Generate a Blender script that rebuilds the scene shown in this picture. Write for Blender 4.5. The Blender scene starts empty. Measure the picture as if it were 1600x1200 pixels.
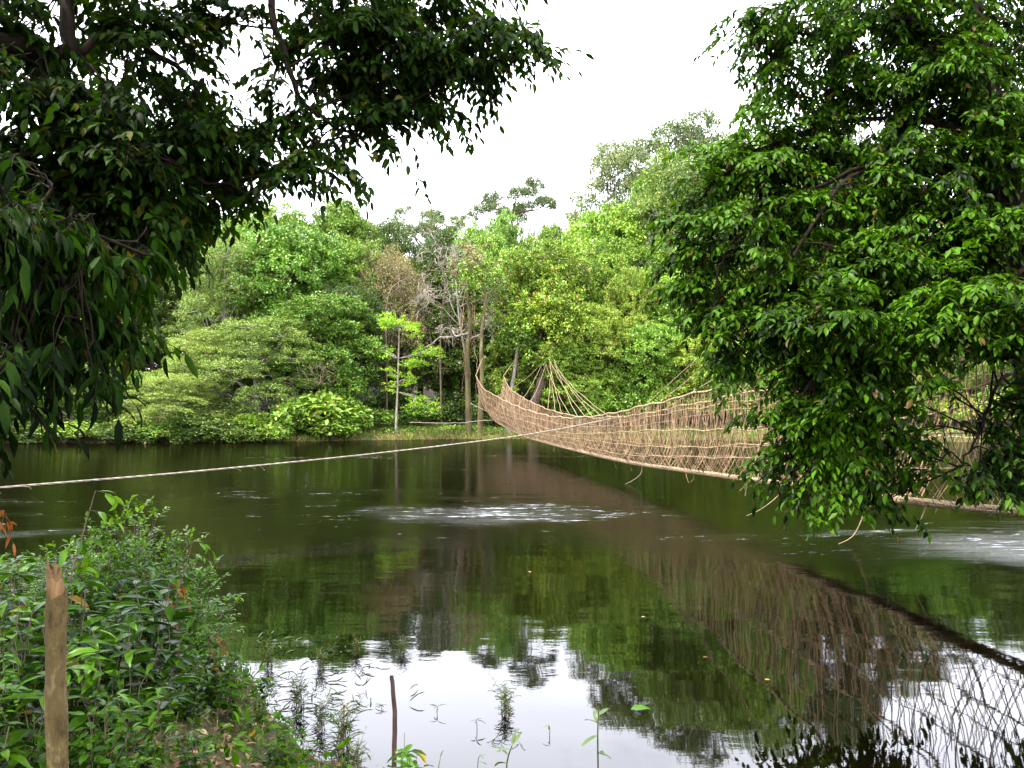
import bpy, math, random
import numpy as np
from math import radians, cos, sin

sc = bpy.context.scene
col = sc.collection
R = np.random.default_rng(7)

# ------------------------------------------------------------------ camera
CAM_H = 2.2; PITCH = radians(2.03); F = 1244.0
cam = bpy.data.cameras.new('camera'); cam_o = bpy.data.objects.new('camera', cam); col.objects.link(cam_o)
cam.lens = 28.0; cam.sensor_width = 36.0; cam.clip_end = 2000; cam.clip_start = 0.05
cam_o.location = (0, 0, CAM_H); cam_o.rotation_euler = (radians(90) + PITCH, 0, 0)
sc.camera = cam_o
def W(px, py, d):
    cx = (px - 800) / F; cy = (600 - py) / F
    t = d / (cos(PITCH) - cy * sin(PITCH))
    return np.array((cx * t, d, CAM_H + t * (sin(PITCH) + cy * cos(PITCH))))

# ------------------------------------------------------------------ world and sun
SUN_EL, SUN_AZ = radians(63), radians(-112)      # azimuth measured clockwise from +Y: behind the camera on the left
w = bpy.data.worlds.new('World'); sc.world = w; w.use_nodes = True
nt = w.node_tree; nt.nodes.clear()
def wn(t, **k):
    n = nt.nodes.new(t)
    for a, v in k.items(): setattr(n, a, v)
    return n
sky = wn('ShaderNodeTexSky', sky_type='NISHITA', sun_disc=False, sun_elevation=SUN_EL, sun_rotation=SUN_AZ)
tc = wn('ShaderNodeTexCoord'); mp = wn('ShaderNodeMapping'); mp.inputs['Scale'].default_value = (1, 1, 2.2)
nz = wn('ShaderNodeTexNoise'); nz.inputs['Scale'].default_value = 1.6; nz.inputs['Detail'].default_value = 7; nz.inputs['Roughness'].default_value = .62
rp = wn('ShaderNodeValToRGB'); rp.color_ramp.elements[0].position = .34; rp.color_ramp.elements[1].position = .50
rp.color_ramp.elements[0].color = (.5, .5, .5, 1)
mx = wn('ShaderNodeMix', data_type='RGBA'); mx.inputs['B'].default_value = (19.3, 19.8, 22.0, 1)
bg = wn('ShaderNodeBackground'); bg.inputs['Strength'].default_value = .092
out = wn('ShaderNodeOutputWorld')
L = nt.links.new
L(tc.outputs['Generated'], mp.inputs['Vector']); L(mp.outputs[0], nz.inputs['Vector']); L(nz.outputs['Fac'], rp.inputs['Fac'])
L(rp.outputs['Color'], mx.inputs['Factor']); L(sky.outputs[0], mx.inputs['A']); L(mx.outputs['Result'], bg.inputs['Color']); L(bg.outputs[0], out.inputs['Surface'])
sl = bpy.data.lights.new('sun', 'SUN'); sl.energy = 5.0; sl.angle = radians(1.5); sl.color = (1, .93, .80)
so = bpy.data.objects.new('sun', sl); col.objects.link(so)
sd = np.array((sin(SUN_AZ) * cos(SUN_EL), cos(SUN_AZ) * cos(SUN_EL), sin(SUN_EL)))
import mathutils
so.rotation_euler = mathutils.Vector(sd).to_track_quat('Z', 'Y').to_euler()
sc.view_settings.view_transform = 'Standard'; sc.view_settings.look = 'None'
sc.view_settings.exposure = 1.75; sc.view_settings.gamma = 1
sc.cycles.max_bounces = 6; sc.cycles.diffuse_bounces = 1; sc.cycles.glossy_bounces = 3; sc.cycles.transmission_bounces = 3
sc.cycles.transparent_max_bounces = 4; sc.cycles.use_denoising = True; sc.cycles.sample_clamp_indirect = 6
sc.cycles.caustics_reflective = False; sc.cycles.caustics_refractive = False

# ------------------------------------------------------------------ helpers
def tag(o, label=None, cat=None, group=None, kind=None):
    if label: o['label'] = label
    if cat: o['category'] = cat
    if group: o['group'] = group
    if kind: o['kind'] = kind
    return o
def empty(name, loc=(0, 0, 0), rz=0):
    o = bpy.data.objects.new(name, None); o.empty_display_size = .3; col.objects.link(o)
    o.location = [float(c) for c in loc]; o.rotation_euler = (0, 0, rz); return o
def mesh_from(name, chunks, mats, smooth=False):
    """chunks: (verts Nx3, faces MxK, material index)"""
    vs, lo, st, to, mi, off, lc = [], [], [], [], [], 0, 0
    for v, f, m in chunks:
        if len(v) == 0 or len(f) == 0: continue
        f = np.asarray(f); k = f.shape[1]
        vs.append(v); lo.append((f + off).ravel()); st.append(lc + np.arange(len(f)) * k); to.append(np.full(len(f), k)); mi.append(np.full(len(f), m))
        off += len(v); lc += f.size
    V = np.concatenate(vs).astype(np.float32); LO = np.concatenate(lo).astype(np.int32)
    me = bpy.data.meshes.new(name)
    me.vertices.add(len(V)); me.vertices.foreach_set('co', V.ravel())
    me.loops.add(len(LO)); me.loops.foreach_set('vertex_index', LO)
    ST = np.concatenate(st).astype(np.int32)
    me.polygons.add(len(ST)); me.polygons.foreach_set('loop_start', ST)
    me.polygons.foreach_set('material_index', np.concatenate(mi).astype(np.int32))
    if smooth: me.polygons.foreach_set('use_smooth', np.ones(len(ST), bool))
    me.update(calc_edges=True); me.validate()
    for m in mats: me.materials.append(m)
    return me
def obj(name, chunks, mats, parent=None, smooth=False, local=False):
    if not isinstance(mats, (list, tuple)): mats = [mats]
    me = mesh_from(name, chunks, mats, smooth)
    o = bpy.data.objects.new(name, me); col.objects.link(o)
    if parent:
        o.parent = parent
        if not local:        # vertices were given in world coordinates
            o.matrix_parent_inverse = mathutils.Matrix.LocRotScale(parent.location, parent.rotation_euler, parent.scale).inverted()
    return o
def nrm(v): return v / (np.linalg.norm(v, axis=-1, keepdims=True) + 1e-9)

TEMPL = {
 'q': (np.array([(0,0,0),(-.5,.5,.05),(0,1,-.08),(.5,.5,.05)]), [np.array([[0,3,2,1]])]),
 'm': (np.array([(0,0,0),(-.48,.42,.05),(-.3,.78,0),(0,1,-.14),(.3,.78,0),(.48,.42,.05),(0,.5,-.01)]),
       [np.array([[0,6,2,1],[0,5,4,6]]), np.array([[6,3,2],[6,4,3]])]),
 'n': (np.array([(0,0,0),(0,.3,.0),(0,.64,-.04),(0,1,-.2),(-.42,.24,.05),(-.45,.58,.02),(.42,.24,.05),(.45,.58,.02),(-.2,.85,-.08),(.2,.85,-.08)]),
       [np.array([[1,2,5,4],[1,6,7,2],[2,3,8,5],[2,7,9,3]]), np.array([[0,1,4],[0,6,1]])]),
 'b': (np.array([(-.5,0,0),(.5,0,0),(.4,.5,.02),(-.4,.5,.02),(0,1,-.16)]), [np.array([[0,1,2,3]]), np.array([[3,2,4]])]),
}
def leaves(P, D, N, Ln, Wd, kind='m', mat=0):
    n = len(P); T, Fs = TEMPL[kind]; k = len(T)
    D = nrm(D); A = nrm(np.cross(D, N)); N2 = np.cross(A, D)
    Ln = np.broadcast_to(np.asarray(Ln, float), (n,)); Wd = np.broadcast_to(np.asarray(Wd, float), (n,))
    V = P[:, None, :] + T[None, :, 0, None] * A[:, None, :] * Wd[:, None, None] + T[None, :, 1, None] * D[:, None, :] * Ln[:, None, None] \
        + T[None, :, 2, None] * N2[:, None, :] * Ln[:, None, None]
    V = V.reshape(-1, 3); o = (np.arange(n) * k)[:, None, None]; res = []
    first = True
    allf = [(f[None] + o).reshape(-1, f.shape[1]) for f in Fs]
    if len(allf) == 1: return [(V, allf[0], mat)]
    return [('multi', V, allf, mat)]
def flat(ch):
    """expand 'multi' chunks (one vertex block, several face sizes) to plain chunks"""
    r = []
    for c in ch:
        if isinstance(c[0], str):
            _, V, fs, m = c
            K = len(fs)
            # split tri faces as degenerate-free quads is not possible: triangulate everything instead
            tris = []
            for f in fs:
                if f.shape[1] == 3: tris.append(f)
                else: tris.append(f[:, [0, 1, 2]]); tris.append(f[:, [0, 2, 3]])
            r.append((V, np.concatenate(tris), m))
        else: r.append(c)
    return r
def tubes(P, rad, sides=5, mat=0, cap=False):
    """P (n,k,3) polylines, rad (n,k)"""
    P = np.asarray(P, float)
    if P.ndim == 2: P = P[None]
    n, k, _ = P.shape; rad = np.broadcast_to(np.asarray(rad, float), (n, k))
    T = nrm(np.gradient(P, axis=1)); ref = np.array((.31, .17, .93))
    ref2 = np.array((.9, -.3, .1))
    use = (np.abs(T @ ref) > .93)[..., None]
    Rf = np.where(use.any(axis=1, keepdims=True), ref2, ref)
    A = nrm(np.cross(T, Rf)); B = np.cross(T, A)
    th = np.arange(sides) / sides * 2 * math.pi
    V = P[:, :, None, :] + rad[:, :, None, None] * (np.cos(th)[None, None, :, None] * A[:, :, None, :] + np.sin(th)[None, None, :, None] * B[:, :, None, :])
    i = np.arange(k - 1)[:, None]; j = np.arange(sides)[None, :]; j2 = (j + 1) % sides
    f = np.stack([i * sides + j, i * sides + j2, (i + 1) * sides + j2, (i + 1) * sides + j], -1).reshape(-1, 4)
    Fc = (f[None] + (np.arange(n) * k * sides)[:, None, None]).reshape(-1, 4)
    return (V.reshape(-1, 3), Fc, mat)
def spline(pts, n=12):
    pts = np.asarray(pts, float); m = len(pts)
    if m < 3: return np.array([pts[0] + (pts[-1] - pts[0]) * t for t in np.linspace(0, 1, n)])
    t = np.linspace(0, m - 1, n); out = []
    for u in t:
        i = min(int(u), m - 2); f = u - i
        p0 = pts[max(i - 1, 0)]; p1 = pts[i]; p2 = pts[i + 1]; p3 = pts[min(i + 2, m - 1)]
        out.append(.5 * ((2 * p1) + (-p0 + p2) * f + (2 * p0 - 5 * p1 + 4 * p2 - p3) * f * f + (-p0 + 3 * p1 - 3 * p2 + p3) * f ** 3))
    return np.array(out)
def rough_path(a, b, n, amp, rng, sag=0):
    t = np.linspace(0, 1, n)[:, None]; P = np.asarray(a) * (1 - t) + np.asarray(b) * t
    j = rng.normal(0, amp, (n, 3)); j[0] = 0; j[-1] = 0
    P = P + j * np.sin(t * math.pi) ** .5; P[:, 2] -= (sag * 4 * t * (1 - t))[:, 0]
    return P

# ------------------------------------------------------------------ materials
def new_mat(name):
    m = bpy.data.materials.new(name); m.use_nodes = True; n = m.node_tree; n.nodes.clear(); return m, n
ALB = .80
def leaf_mat(name, c1, c2, accent=None, acc=.03, rough=.42, trans=.12, spec=.5, noise_scale=.35, tcol=None):
    c1 = tuple(x * ALB for x in c1); c2 = tuple(x * ALB for x in c2)
    m, n = new_mat(name); N = n.nodes.new; K = n.links.new
    g = N('ShaderNodeNewGeometry'); oi = N('ShaderNodeObjectInfo'); tcn = N('ShaderNodeTexCoord')
    mix = N('ShaderNodeMix'); mix.data_type = 'RGBA'; mix.inputs['A'].default_value = (*c1, 1); mix.inputs['B'].default_value = (*c2, 1)
    nz = N('ShaderNodeTexNoise'); nz.inputs['Scale'].default_value = noise_scale; nz.inputs['Detail'].default_value = 2
    K(tcn.outputs['Object'], nz.inputs['Vector'])
    ad = N('ShaderNodeMath'); ad.operation = 'MULTIPLY_ADD'; ad.inputs[1].default_value = 1.8; ad.inputs[2].default_value = -.9
    K(nz.outputs['Fac'], ad.inputs[0])
    a2 = N('ShaderNodeMath'); a2.operation = 'ADD'; a2.use_clamp = True; K(ad.outputs[0], a2.inputs[0]); K(g.outputs['Random Per Island'], a2.inputs[1])
    K(a2.outputs[0], mix.inputs['Factor']); c = mix.outputs['Result']
    if accent:
        cp = N('ShaderNodeMath'); cp.operation = 'LESS_THAN'; cp.inputs[1].default_value = acc
        fr = N('ShaderNodeMath'); fr.operation = 'FRACT'; mu = N('ShaderNodeMath'); mu.operation = 'MULTIPLY'; mu.inputs[1].default_value = 37.7
        K(g.outputs['Random Per Island'], mu.inputs[0]); K(mu.outputs[0], fr.inputs[0]); K(fr.outputs[0], cp.inputs[0])
        mi = N('ShaderNodeMix'); mi.data_type = 'RGBA'; mi.inputs['B'].default_value = (*accent, 1); K(c, mi.inputs['A']); K(cp.outputs[0], mi.inputs['Factor']); c = mi.outputs['Result']
    hs = N('ShaderNodeHueSaturation'); K(c, hs.inputs['Color'])
    h = N('ShaderNodeMapRange'); h.inputs['To Min'].default_value = .486; h.inputs['To Max'].default_value = .505; K(oi.outputs['Random'], h.inputs['Value']); K(h.outputs[0], hs.inputs['Hue'])
    v = N('ShaderNodeMapRange'); v.inputs['To Min'].default_value = 1.2; v.inputs['To Max'].default_value = .8; K(oi.outputs['Random'], v.inputs['Value']); K(v.outputs[0], hs.inputs['Value'])
    p = N('ShaderNodeBsdfPrincipled'); p.inputs['Roughness'].default_value = rough; p.inputs['Specular IOR Level'].default_value = spec; K(hs.outputs[0], p.inputs['Base Color'])
    t = N('ShaderNodeBsdfTranslucent')
    tm = N('ShaderNodeMix'); tm.data_type = 'RGBA'; tm.blend_type = 'MULTIPLY'; tm.inputs['Factor'].default_value = 1; tm.inputs['B'].default_value = (*(tcol or (1.5, 1.5, .5)), 1)
    K(hs.outputs[0], tm.inputs['A']); K(tm.outputs['Result'], t.inputs['Color'])
    s = N('ShaderNodeMixShader'); s.inputs[0].default_value = trans; K(p.outputs[0], s.inputs[1]); K(t.outputs[0], s.inputs[2])
    o = N('ShaderNodeOutputMaterial'); K(s.outputs[0], o.inputs['Surface']); return m
def rough_mat(name, cols, scale=8, rough=.85, stretch=(1, 1, 1), bump=.4, bdist=.02, spec=.3, detail=6, island=0):
    m, n = new_mat(name); N = n.nodes.new; K = n.links.new
    tcn = N('ShaderNodeTexCoord'); mpn = N('ShaderNodeMapping'); mpn.inputs['Scale'].default_value = stretch
    nz = N('ShaderNodeTexNoise'); nz.inputs['Scale'].default_value = scale; nz.inputs['Detail'].default_value = detail; nz.inputs['Roughness'].default_value = .65
    K(tcn.outputs['Object'], mpn.inputs['Vector']); K(mpn.outputs[0], nz.inputs['Vector'])
    r = N('ShaderNodeValToRGB'); e = r.color_ramp.elements
    while len(e) < len(cols): e.new(.5)
    for i, c in enumerate(cols): e[i].position = .3 + .4 * i / max(1, len(cols) - 1); e[i].color = (*(x * ALB for x in c), 1)
    f = nz.outputs['Fac']
    if island:
        g = N('ShaderNodeNewGeometry'); a = N('ShaderNodeMath'); a.operation = 'MULTIPLY_ADD'; a.inputs[1].default_value = island; a.inputs[2].default_value = -island / 2
        b = N('ShaderNodeMath'); b.operation = 'ADD'; K(g.outputs['Random Per Island'], a.inputs[0]); K(a.outputs[0], b.inputs[0]); K(f, b.inputs[1]); f = b.outputs[0]
    K(f, r.inputs['Fac'])
    p = N('ShaderNodeBsdfPrincipled'); p.inputs['Roughness'].default_value = rough; p.inputs['Specular IOR Level'].default_value = spec; K(r.outputs['Color'], p.inputs['Base Color'])
    bp = N('ShaderNodeBump'); bp.inputs['Strength'].default_value = bump; bp.inputs['Distance'].default_value = bdist; K(nz.outputs['Fac'], bp.inputs['Height']); K(bp.outputs[0], p.inputs['Normal'])
    o = N('ShaderNodeOutputMaterial'); K(p.outputs[0], o.inputs['Surface']); return m

M = {}
def shade(f, c): return tuple(x * f for x in c)
M['lf_mid'] = leaf_mat('foliage_mid_green', (0.0602, 0.1375, 0.0154), (0.1885, 0.3393, 0.0347), (.28, .20, .05), .03, spec=.25)
M['lf_bright'] = leaf_mat('foliage_bright_green', (0.0639, 0.1563, 0.0161), (0.2164, 0.4098, 0.0406), (.26, .26, .05), .03, spec=.3)
M['lf_feather'] = leaf_mat('foliage_pale_green', (0.0860, 0.1592, 0.0306), (0.2470, 0.3670, 0.0660), (.32, .30, .06), .07, rough=.55, spec=.25)
M['lf_dark'] = leaf_mat('foliage_deep_green', (0.0358, 0.0765, 0.0135), (0.0834, 0.1420, 0.0203), (.18, .14, .04), .03, spec=.25)
M['lf_yellow'] = leaf_mat('foliage_yellow_green', (0.0767, 0.1671, 0.0151), (0.2789, 0.4215, 0.0386), (.38, .22, .07), .06, spec=.25)
M['lf_lime'] = leaf_mat('foliage_lime', (.13, .30, .02), (.24, .42, .03), None, trans=.4, spec=.25)
M['lf_far'] = leaf_mat('foliage_grey_green', (0.0979, 0.1518, 0.0594), (0.1679, 0.2244, 0.0792), (.16, .15, .08), .05, spec=.2)
M['lf_vine'] = leaf_mat('foliage_dry_vines', (0.1399, 0.1716, 0.0660), (0.2519, 0.2244, 0.1056), (.24, .15, .08), .2, rough=.7, spec=.15)
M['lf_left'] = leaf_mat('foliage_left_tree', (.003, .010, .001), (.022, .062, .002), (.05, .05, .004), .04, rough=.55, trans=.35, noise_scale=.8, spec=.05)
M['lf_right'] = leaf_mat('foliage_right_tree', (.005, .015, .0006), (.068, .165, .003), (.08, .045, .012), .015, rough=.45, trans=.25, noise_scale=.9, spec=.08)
M['lf_near'] = leaf_mat('foliage_thicket', (.008, .032, .001), (.075, .205, .003), (.2, .13, .02), .012, rough=.45, trans=.3, noise_scale=1.2, spec=.09)
M['lf_glossy'] = leaf_mat('foliage_glossy', (.006, .028, .001), (.045, .130, .002), None, rough=.38, trans=.2, noise_scale=1.2, spec=.15)
M['lf_bush'] = leaf_mat('foliage_small_bush', (.025, .09, .001), (.12, .29, .003), None, rough=.4, trans=.3, noise_scale=2, spec=.25)
M['lf_orange'] = leaf_mat('foliage_young_orange', (.22, .06, .01), (.30, .16, .015), None, rough=.4, trans=.35, tcol=(1.3, 1, .6), spec=.25)
M['grass'] = leaf_mat('grass_blades', (.06, .13, .012), (.14, .20, .025), (.30, .2, .08), .12, rough=.55, noise_scale=1.0, spec=.25)
M['grass_far'] = leaf_mat('grass_far_bank', (.10, .17, .02), (.19, .24, .035), (.34, .22, .10), .15, rough=.6, noise_scale=.25, spec=.2)
M['litter'] = leaf_mat('dry_leaves', (.10, .045, .022), (.24, .13, .06), (.36, .25, .14), .2, rough=.6, trans=.05, noise_scale=2, tcol=(1, 1, 1), spec=.25)
M['weed'] = leaf_mat('water_weed', (.03, .06, .02), (.07, .12, .03), None, rough=.4, trans=.15, spec=.3)
M['bark'] = rough_mat('bark_brown', [(.045, .032, .022), (.12, .085, .055), (.2, .15, .10)], 6, stretch=(1, 1, .25), bump=.8, bdist=.04)
M['bark_dark'] = rough_mat('bark_dark', [(.004, .003, .002), (.012, .008, .005), (.026, .018, .012)], 8, stretch=(1, 1, .3), bump=.8, bdist=.03, spec=.08)
M['bark_pale'] = rough_mat('bark_pale', [(.10, .085, .065), (.25, .215, .17), (.38, .34, .29)], 7, stretch=(1, 1, .4), bump=.4)
M['bark_mossy'] = rough_mat('bark_mossy', [(.03, .025, .012), (.09, .06, .03), (.10, .10, .025), (.24, .19, .13)], 3, stretch=(1, 1, .3), bump=.8, bdist=.05)
M['liana'] = rough_mat('liana_strands', [(.08, .045, .022), (.225, .138, .072), (.37, .25, .14)], 3, bump=.2, bdist=.005, island=.6)
M['rope'] = rough_mat('twisted_rope', [(.12, .08, .04), (.27, .195, .11), (.38, .29, .175)], 18, bump=.7, bdist=.02)
M['pole'] = rough_mat('pale_pole', [(.16, .13, .10), (.28, .24, .19), (.36, .32, .27)], 9, bump=.5, bdist=.01)
M['stake'] = rough_mat('stake_bark', [(.016, .014, .004), (.085, .055, .014), (.11, .075, .022), (.24, .20, .09)], 26, stretch=(1, 1, .5), bump=1, bdist=.02, detail=10)
M['split'] = rough_mat('split_wood', [(.035, .016, .006), (.13, .07, .024), (.22, .135, .055)], 22, stretch=(1, 1, .18), bump=.9, bdist=.01)
M['stick'] = rough_mat('wet_stick', [(.02, .012, .01), (.055, .03, .022), (.09, .05, .04)], 30, stretch=(1, 1, .3), bump=.6, bdist=.005)

# ------------------------------------------------------------------ terrain
XN = [-60, -30, -14, -8, -5.2, -3.6, -1.8, -.95, 0, 2, 3.2, 4.5, 5.6, 7, 10, 30, 60]
YN = [26, 20, 14.5, 11.6, 10.0, 8.6, 6.0, 4.85, 4.1, 3.3, 3.6, 6.0, 8.2, 9.2, 10, 14, 20]
XF = [-90, -30, -20, -14, -9, -4, 0, 6, 20, 30, 45, 90]
YF = [54, 57.5, 59, 61, 64, 65.5, 65.5, 64, 61, 59, 56, 50]
def yn(x):
    x = np.asarray(x, float); return np.interp(x, XN, YN) + .10 * np.sin(x * 5.3) + .07 * np.sin(x * 11.7 + 1) + .04 * np.sin(x * 23)
def yf(x): return np.interp(x, XF, YF) + .5 * np.sin(np.asarray(x) * .9) * .6
def ss(a): a = np.clip(a, 0, 1); return a * a * (3 - 2 * a)
def wob(x, y, s): return (np.sin(x * s + 1.3) * np.cos(y * s * 1.1 + .7) + .5 * np.sin(x * s * 2.3 + y * s * 1.7) + .3 * np.cos(x * s * 4.1 - y * s * 3.7 + 2)) / 1.8
def gz(x, y):
    x = np.asarray(x, float); y = np.asarray(y, float)
    t = yn(x) - y; u = y - yf(x)
    near = .58 * (1 - np.exp(-(np.maximum(t, 0) / 1.5) ** 1.3)) + np.minimum(np.maximum(t, 0), 30) * .01 + .05 * wob(x, y, 2.1) * ss(t / 1.0) + .02 * wob(x, y, 9) * ss(t / .5)
    far = .55 * (1 - np.exp(-np.maximum(u, 0) / 1.2)) + .05 * np.minimum(np.maximum(u, 0), 12) + ss((u - 5) / 50) * 7 + .15 * wob(x, y, .8) * ss(u / 3)
    riv = -np.minimum(1.4, .35 * np.minimum(-t, -u))
    return np.where(t > 0, near, np.where(u > 0, far, riv))
def dense(a, b, s, lo, hi, n):
    l = -np.geomspace(s, a - lo + s, n)[::-1] + a + s; h = np.geomspace(s, hi - b + s, n) + b - s
    return np.unique(np.concatenate([l, np.arange(a, b, s), h]).round(4))
gx = dense(-9, 9, .12, -260, 260, 70); gy = np.unique(np.concatenate([dense(1, 13, .12, -60, 55, 40), np.arange(53, 80, .6), np.geomspace(80, 420, 30)]).round(4))
X, Y = np.meshgrid(gx, gy); V = np.stack([X.ravel(), Y.ravel(), gz(X, Y).ravel()], 1)
nx, ny = len(gx), len(gy); i, j = np.meshgrid(np.arange(nx - 1), np.arange(ny - 1)); a = (j * nx + i).ravel()
Fq = np.stack([a, a + 1, a + nx + 1, a + nx], 1)
def ground_mat():
    m, n = new_mat('ground_soil'); N = n.nodes.new; K = n.links.new
    tcn = N('ShaderNodeTexCoord'); n1 = N('ShaderNodeTexNoise'); n1.inputs['Scale'].default_value = 1.1; n1.inputs['Detail'].default_value = 8
    n2 = N('ShaderNodeTexNoise'); n2.inputs['Scale'].default_value = 26; n2.inputs['Detail'].default_value = 6
    K(tcn.outputs['Object'], n1.inputs['Vector']); K(tcn.outputs['Object'], n2.inputs['Vector'])
    r1 = N('ShaderNodeValToRGB'); e = r1.color_ramp.elements; e[0].position = .35; e[0].color = (.04, .055, .012, 1); e[1].position = .65; e[1].color = (.075, .042, .02, 1)
    r2 = N('ShaderNodeValToRGB'); e = r2.color_ramp.elements; e[0].position = .35; e[0].color = (.35, .35, .35, 1); e[1].position = .7; e[1].color = (1.4, 1.35, 1.3, 1)
    K(n1.outputs['Fac'], r1.inputs['Fac']); K(n2.outputs['Fac'], r2.inputs['Fac'])
    mm = N('ShaderNodeMix'); mm.data_type = 'RGBA'; mm.blend_type = 'MULTIPLY'; mm.inputs['Factor'].default_value = 1; K(r1.outputs[0], mm.inputs['A']); K(r2.outputs[0], mm.inputs['B'])
    p = N('ShaderNodeBsdfPrincipled'); p.inputs['Roughness'].default_value = .9; p.inputs['Specular IOR Level'].default_value = .2; K(mm.outputs['Result'], p.inputs['Base Color'])
    b = N('ShaderNodeBump'); b.inputs['Strength'].default_value = .8; b.inputs['Distance'].default_value = .03; K(n2.outputs['Fac'], b.inputs['Height']); K(b.outputs[0], p.inputs['Normal'])
    o = N('ShaderNodeOutputMaterial'); K(p.outputs[0], o.inputs['Surface']); return m
tag(obj('ground', [(V, Fq, 0)], ground_mat(), smooth=True), 'brown soil river banks rising to the forest', 'ground', kind='structure')

# ------------------------------------------------------------------ water
# riffle patches: (x, y, rx, ry, strength)
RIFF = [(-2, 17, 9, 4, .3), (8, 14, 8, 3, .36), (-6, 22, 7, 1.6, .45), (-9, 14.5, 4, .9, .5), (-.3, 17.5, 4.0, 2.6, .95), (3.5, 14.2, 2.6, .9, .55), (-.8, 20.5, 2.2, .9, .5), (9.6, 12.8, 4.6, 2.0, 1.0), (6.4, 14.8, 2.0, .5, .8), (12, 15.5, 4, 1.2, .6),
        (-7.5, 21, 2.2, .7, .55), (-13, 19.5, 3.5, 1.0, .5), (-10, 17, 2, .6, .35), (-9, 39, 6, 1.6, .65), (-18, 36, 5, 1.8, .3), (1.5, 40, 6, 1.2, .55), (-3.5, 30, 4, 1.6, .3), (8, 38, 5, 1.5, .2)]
def water_mat():
    m, n = new_mat('river_water'); N = n.nodes.new; K = n.links.new
    tcn = N('ShaderNodeTexCoord'); sep = N('ShaderNodeSeparateXYZ'); K(tcn.outputs['Object'], sep.inputs[0])
    def math_(op, a, b=None, clamp=False):
        q = N('ShaderNodeMath'); q.operation = op; q.use_clamp = clamp
        for idx, v in ((0, a), (1, b)):
            if v is None: continue
            if isinstance(v, (int, float)): q.inputs[idx].default_value = v
            else: K(v, q.inputs[idx])
        return q.outputs[0]
    # wobble the coordinates so that patch edges are uneven
    wn_ = N('ShaderNodeTexNoise'); wn_.inputs['Scale'].default_value = .45; wn_.inputs['Detail'].default_value = 4; K(tcn.outputs['Object'], wn_.inputs['Vector'])
    ws = N('ShaderNodeSeparateXYZ'); K(wn_.outputs['Color'], ws.inputs[0])
    px = math_('ADD', sep.outputs['X'], math_('MULTIPLY', math_('SUBTRACT', ws.outputs['X'], .5), 4))
    py = math_('ADD', sep.outputs['Y'], math_('MULTIPLY', math_('SUBTRACT', ws.outputs['Y'], .5), 3))
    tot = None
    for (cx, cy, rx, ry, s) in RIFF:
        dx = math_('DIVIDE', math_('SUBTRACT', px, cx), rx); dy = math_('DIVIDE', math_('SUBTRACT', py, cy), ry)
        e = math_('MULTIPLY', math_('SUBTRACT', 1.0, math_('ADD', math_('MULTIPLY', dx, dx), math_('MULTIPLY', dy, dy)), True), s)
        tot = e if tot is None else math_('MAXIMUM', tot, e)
    # pale streaks inside the patches: sky glints painted as colour, with some whitewater
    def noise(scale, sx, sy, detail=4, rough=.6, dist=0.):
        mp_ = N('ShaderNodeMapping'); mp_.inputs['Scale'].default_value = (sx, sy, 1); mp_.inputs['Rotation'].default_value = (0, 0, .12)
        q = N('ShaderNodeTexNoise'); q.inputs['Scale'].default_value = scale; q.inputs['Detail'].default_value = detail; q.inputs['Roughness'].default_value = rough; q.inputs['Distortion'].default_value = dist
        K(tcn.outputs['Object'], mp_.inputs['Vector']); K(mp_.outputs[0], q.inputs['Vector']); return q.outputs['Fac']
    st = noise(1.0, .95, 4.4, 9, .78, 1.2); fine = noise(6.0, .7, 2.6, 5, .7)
    glint_foam = math_('MULTIPLY', math_('SUBTRACT', math_('ADD', st, math_('MULTIPLY', tot, .14)), .66), 16, True)
    glint_foam = math_('MULTIPLY', glint_foam, math_('MULTIPLY', tot, 4, True))
    glint_foam = math_('MULTIPLY', glint_foam, math_('MULTIPLY', math_('SUBTRACT', fine, .44), 9, True))
    # waves: gentle everywhere, stronger far out and in the riffles, mirror-smooth near the bank
    far = math_('MULTIPLY', math_('SUBTRACT', sep.outputs['Y'], 6.0), .055, True)
    w1 = noise(1.0, .5, 1.6, 3, .5); w2 = noise(5.0, .55, 1.5, 3, .6); w3 = noise(.35, 1, 1.6, 2)
    h = math_('ADD', math_('MULTIPLY', w1, .016), math_('MULTIPLY', w2, .0055))
    h = math_('ADD', math_('MULTIPLY', h, math_('ADD', math_('MULTIPLY', far, .75), .05)), math_('MULTIPLY', w3, .012))
    h = math_('ADD', h, math_('MULTIPLY', math_('MULTIPLY', st, tot), .012))
    b = N('ShaderNodeBump'); b.inputs['Strength'].default_value = 1; b.inputs['Distance'].default_value = 1; K(h, b.inputs['Height'])
    bc = N('ShaderNodeMix'); bc.data_type = 'RGBA'; bc.inputs['A'].default_value = (.0013, .0011, .0003, 1); bc.inputs['B'].default_value = (.40, .42, .46, 1); K(glint_foam, bc.inputs['Factor'])
    df = N('ShaderNodeBsdfDiffuse'); K(bc.outputs['Result'], df.inputs['Color'])
    gl = N('ShaderNodeBsdfGlossy'); gl.inputs['Roughness'].default_value = .02; gl.inputs['Color'].default_value = (1, 1, 1, 1); K(b.outputs[0], gl.inputs['Normal'])
    fr = N('ShaderNodeFresnel'); fr.inputs['IOR'].default_value = 1.42; K(b.outputs[0], fr.inputs['Normal'])
    mr = N('ShaderNodeMapRange'); mr.inputs['From Min'].default_value = .19; mr.inputs['From Max'].default_value = .42; mr.inputs['To Min'].default_value = 1; mr.inputs['To Max'].default_value = .44; K(fr.outputs[0], mr.inputs['Value'])
    ff = math_('MULTIPLY', math_('MULTIPLY', fr.outputs[0], mr.outputs[0]), math_('SUBTRACT', 1.0, math_('MULTIPLY', glint_foam, .7)))
    ms = N('ShaderNodeMixShader'); K(ff, ms.inputs[0]); K(df.outputs[0], ms.inputs[1]); K(gl.outputs[0], ms.inputs[2])
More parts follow.
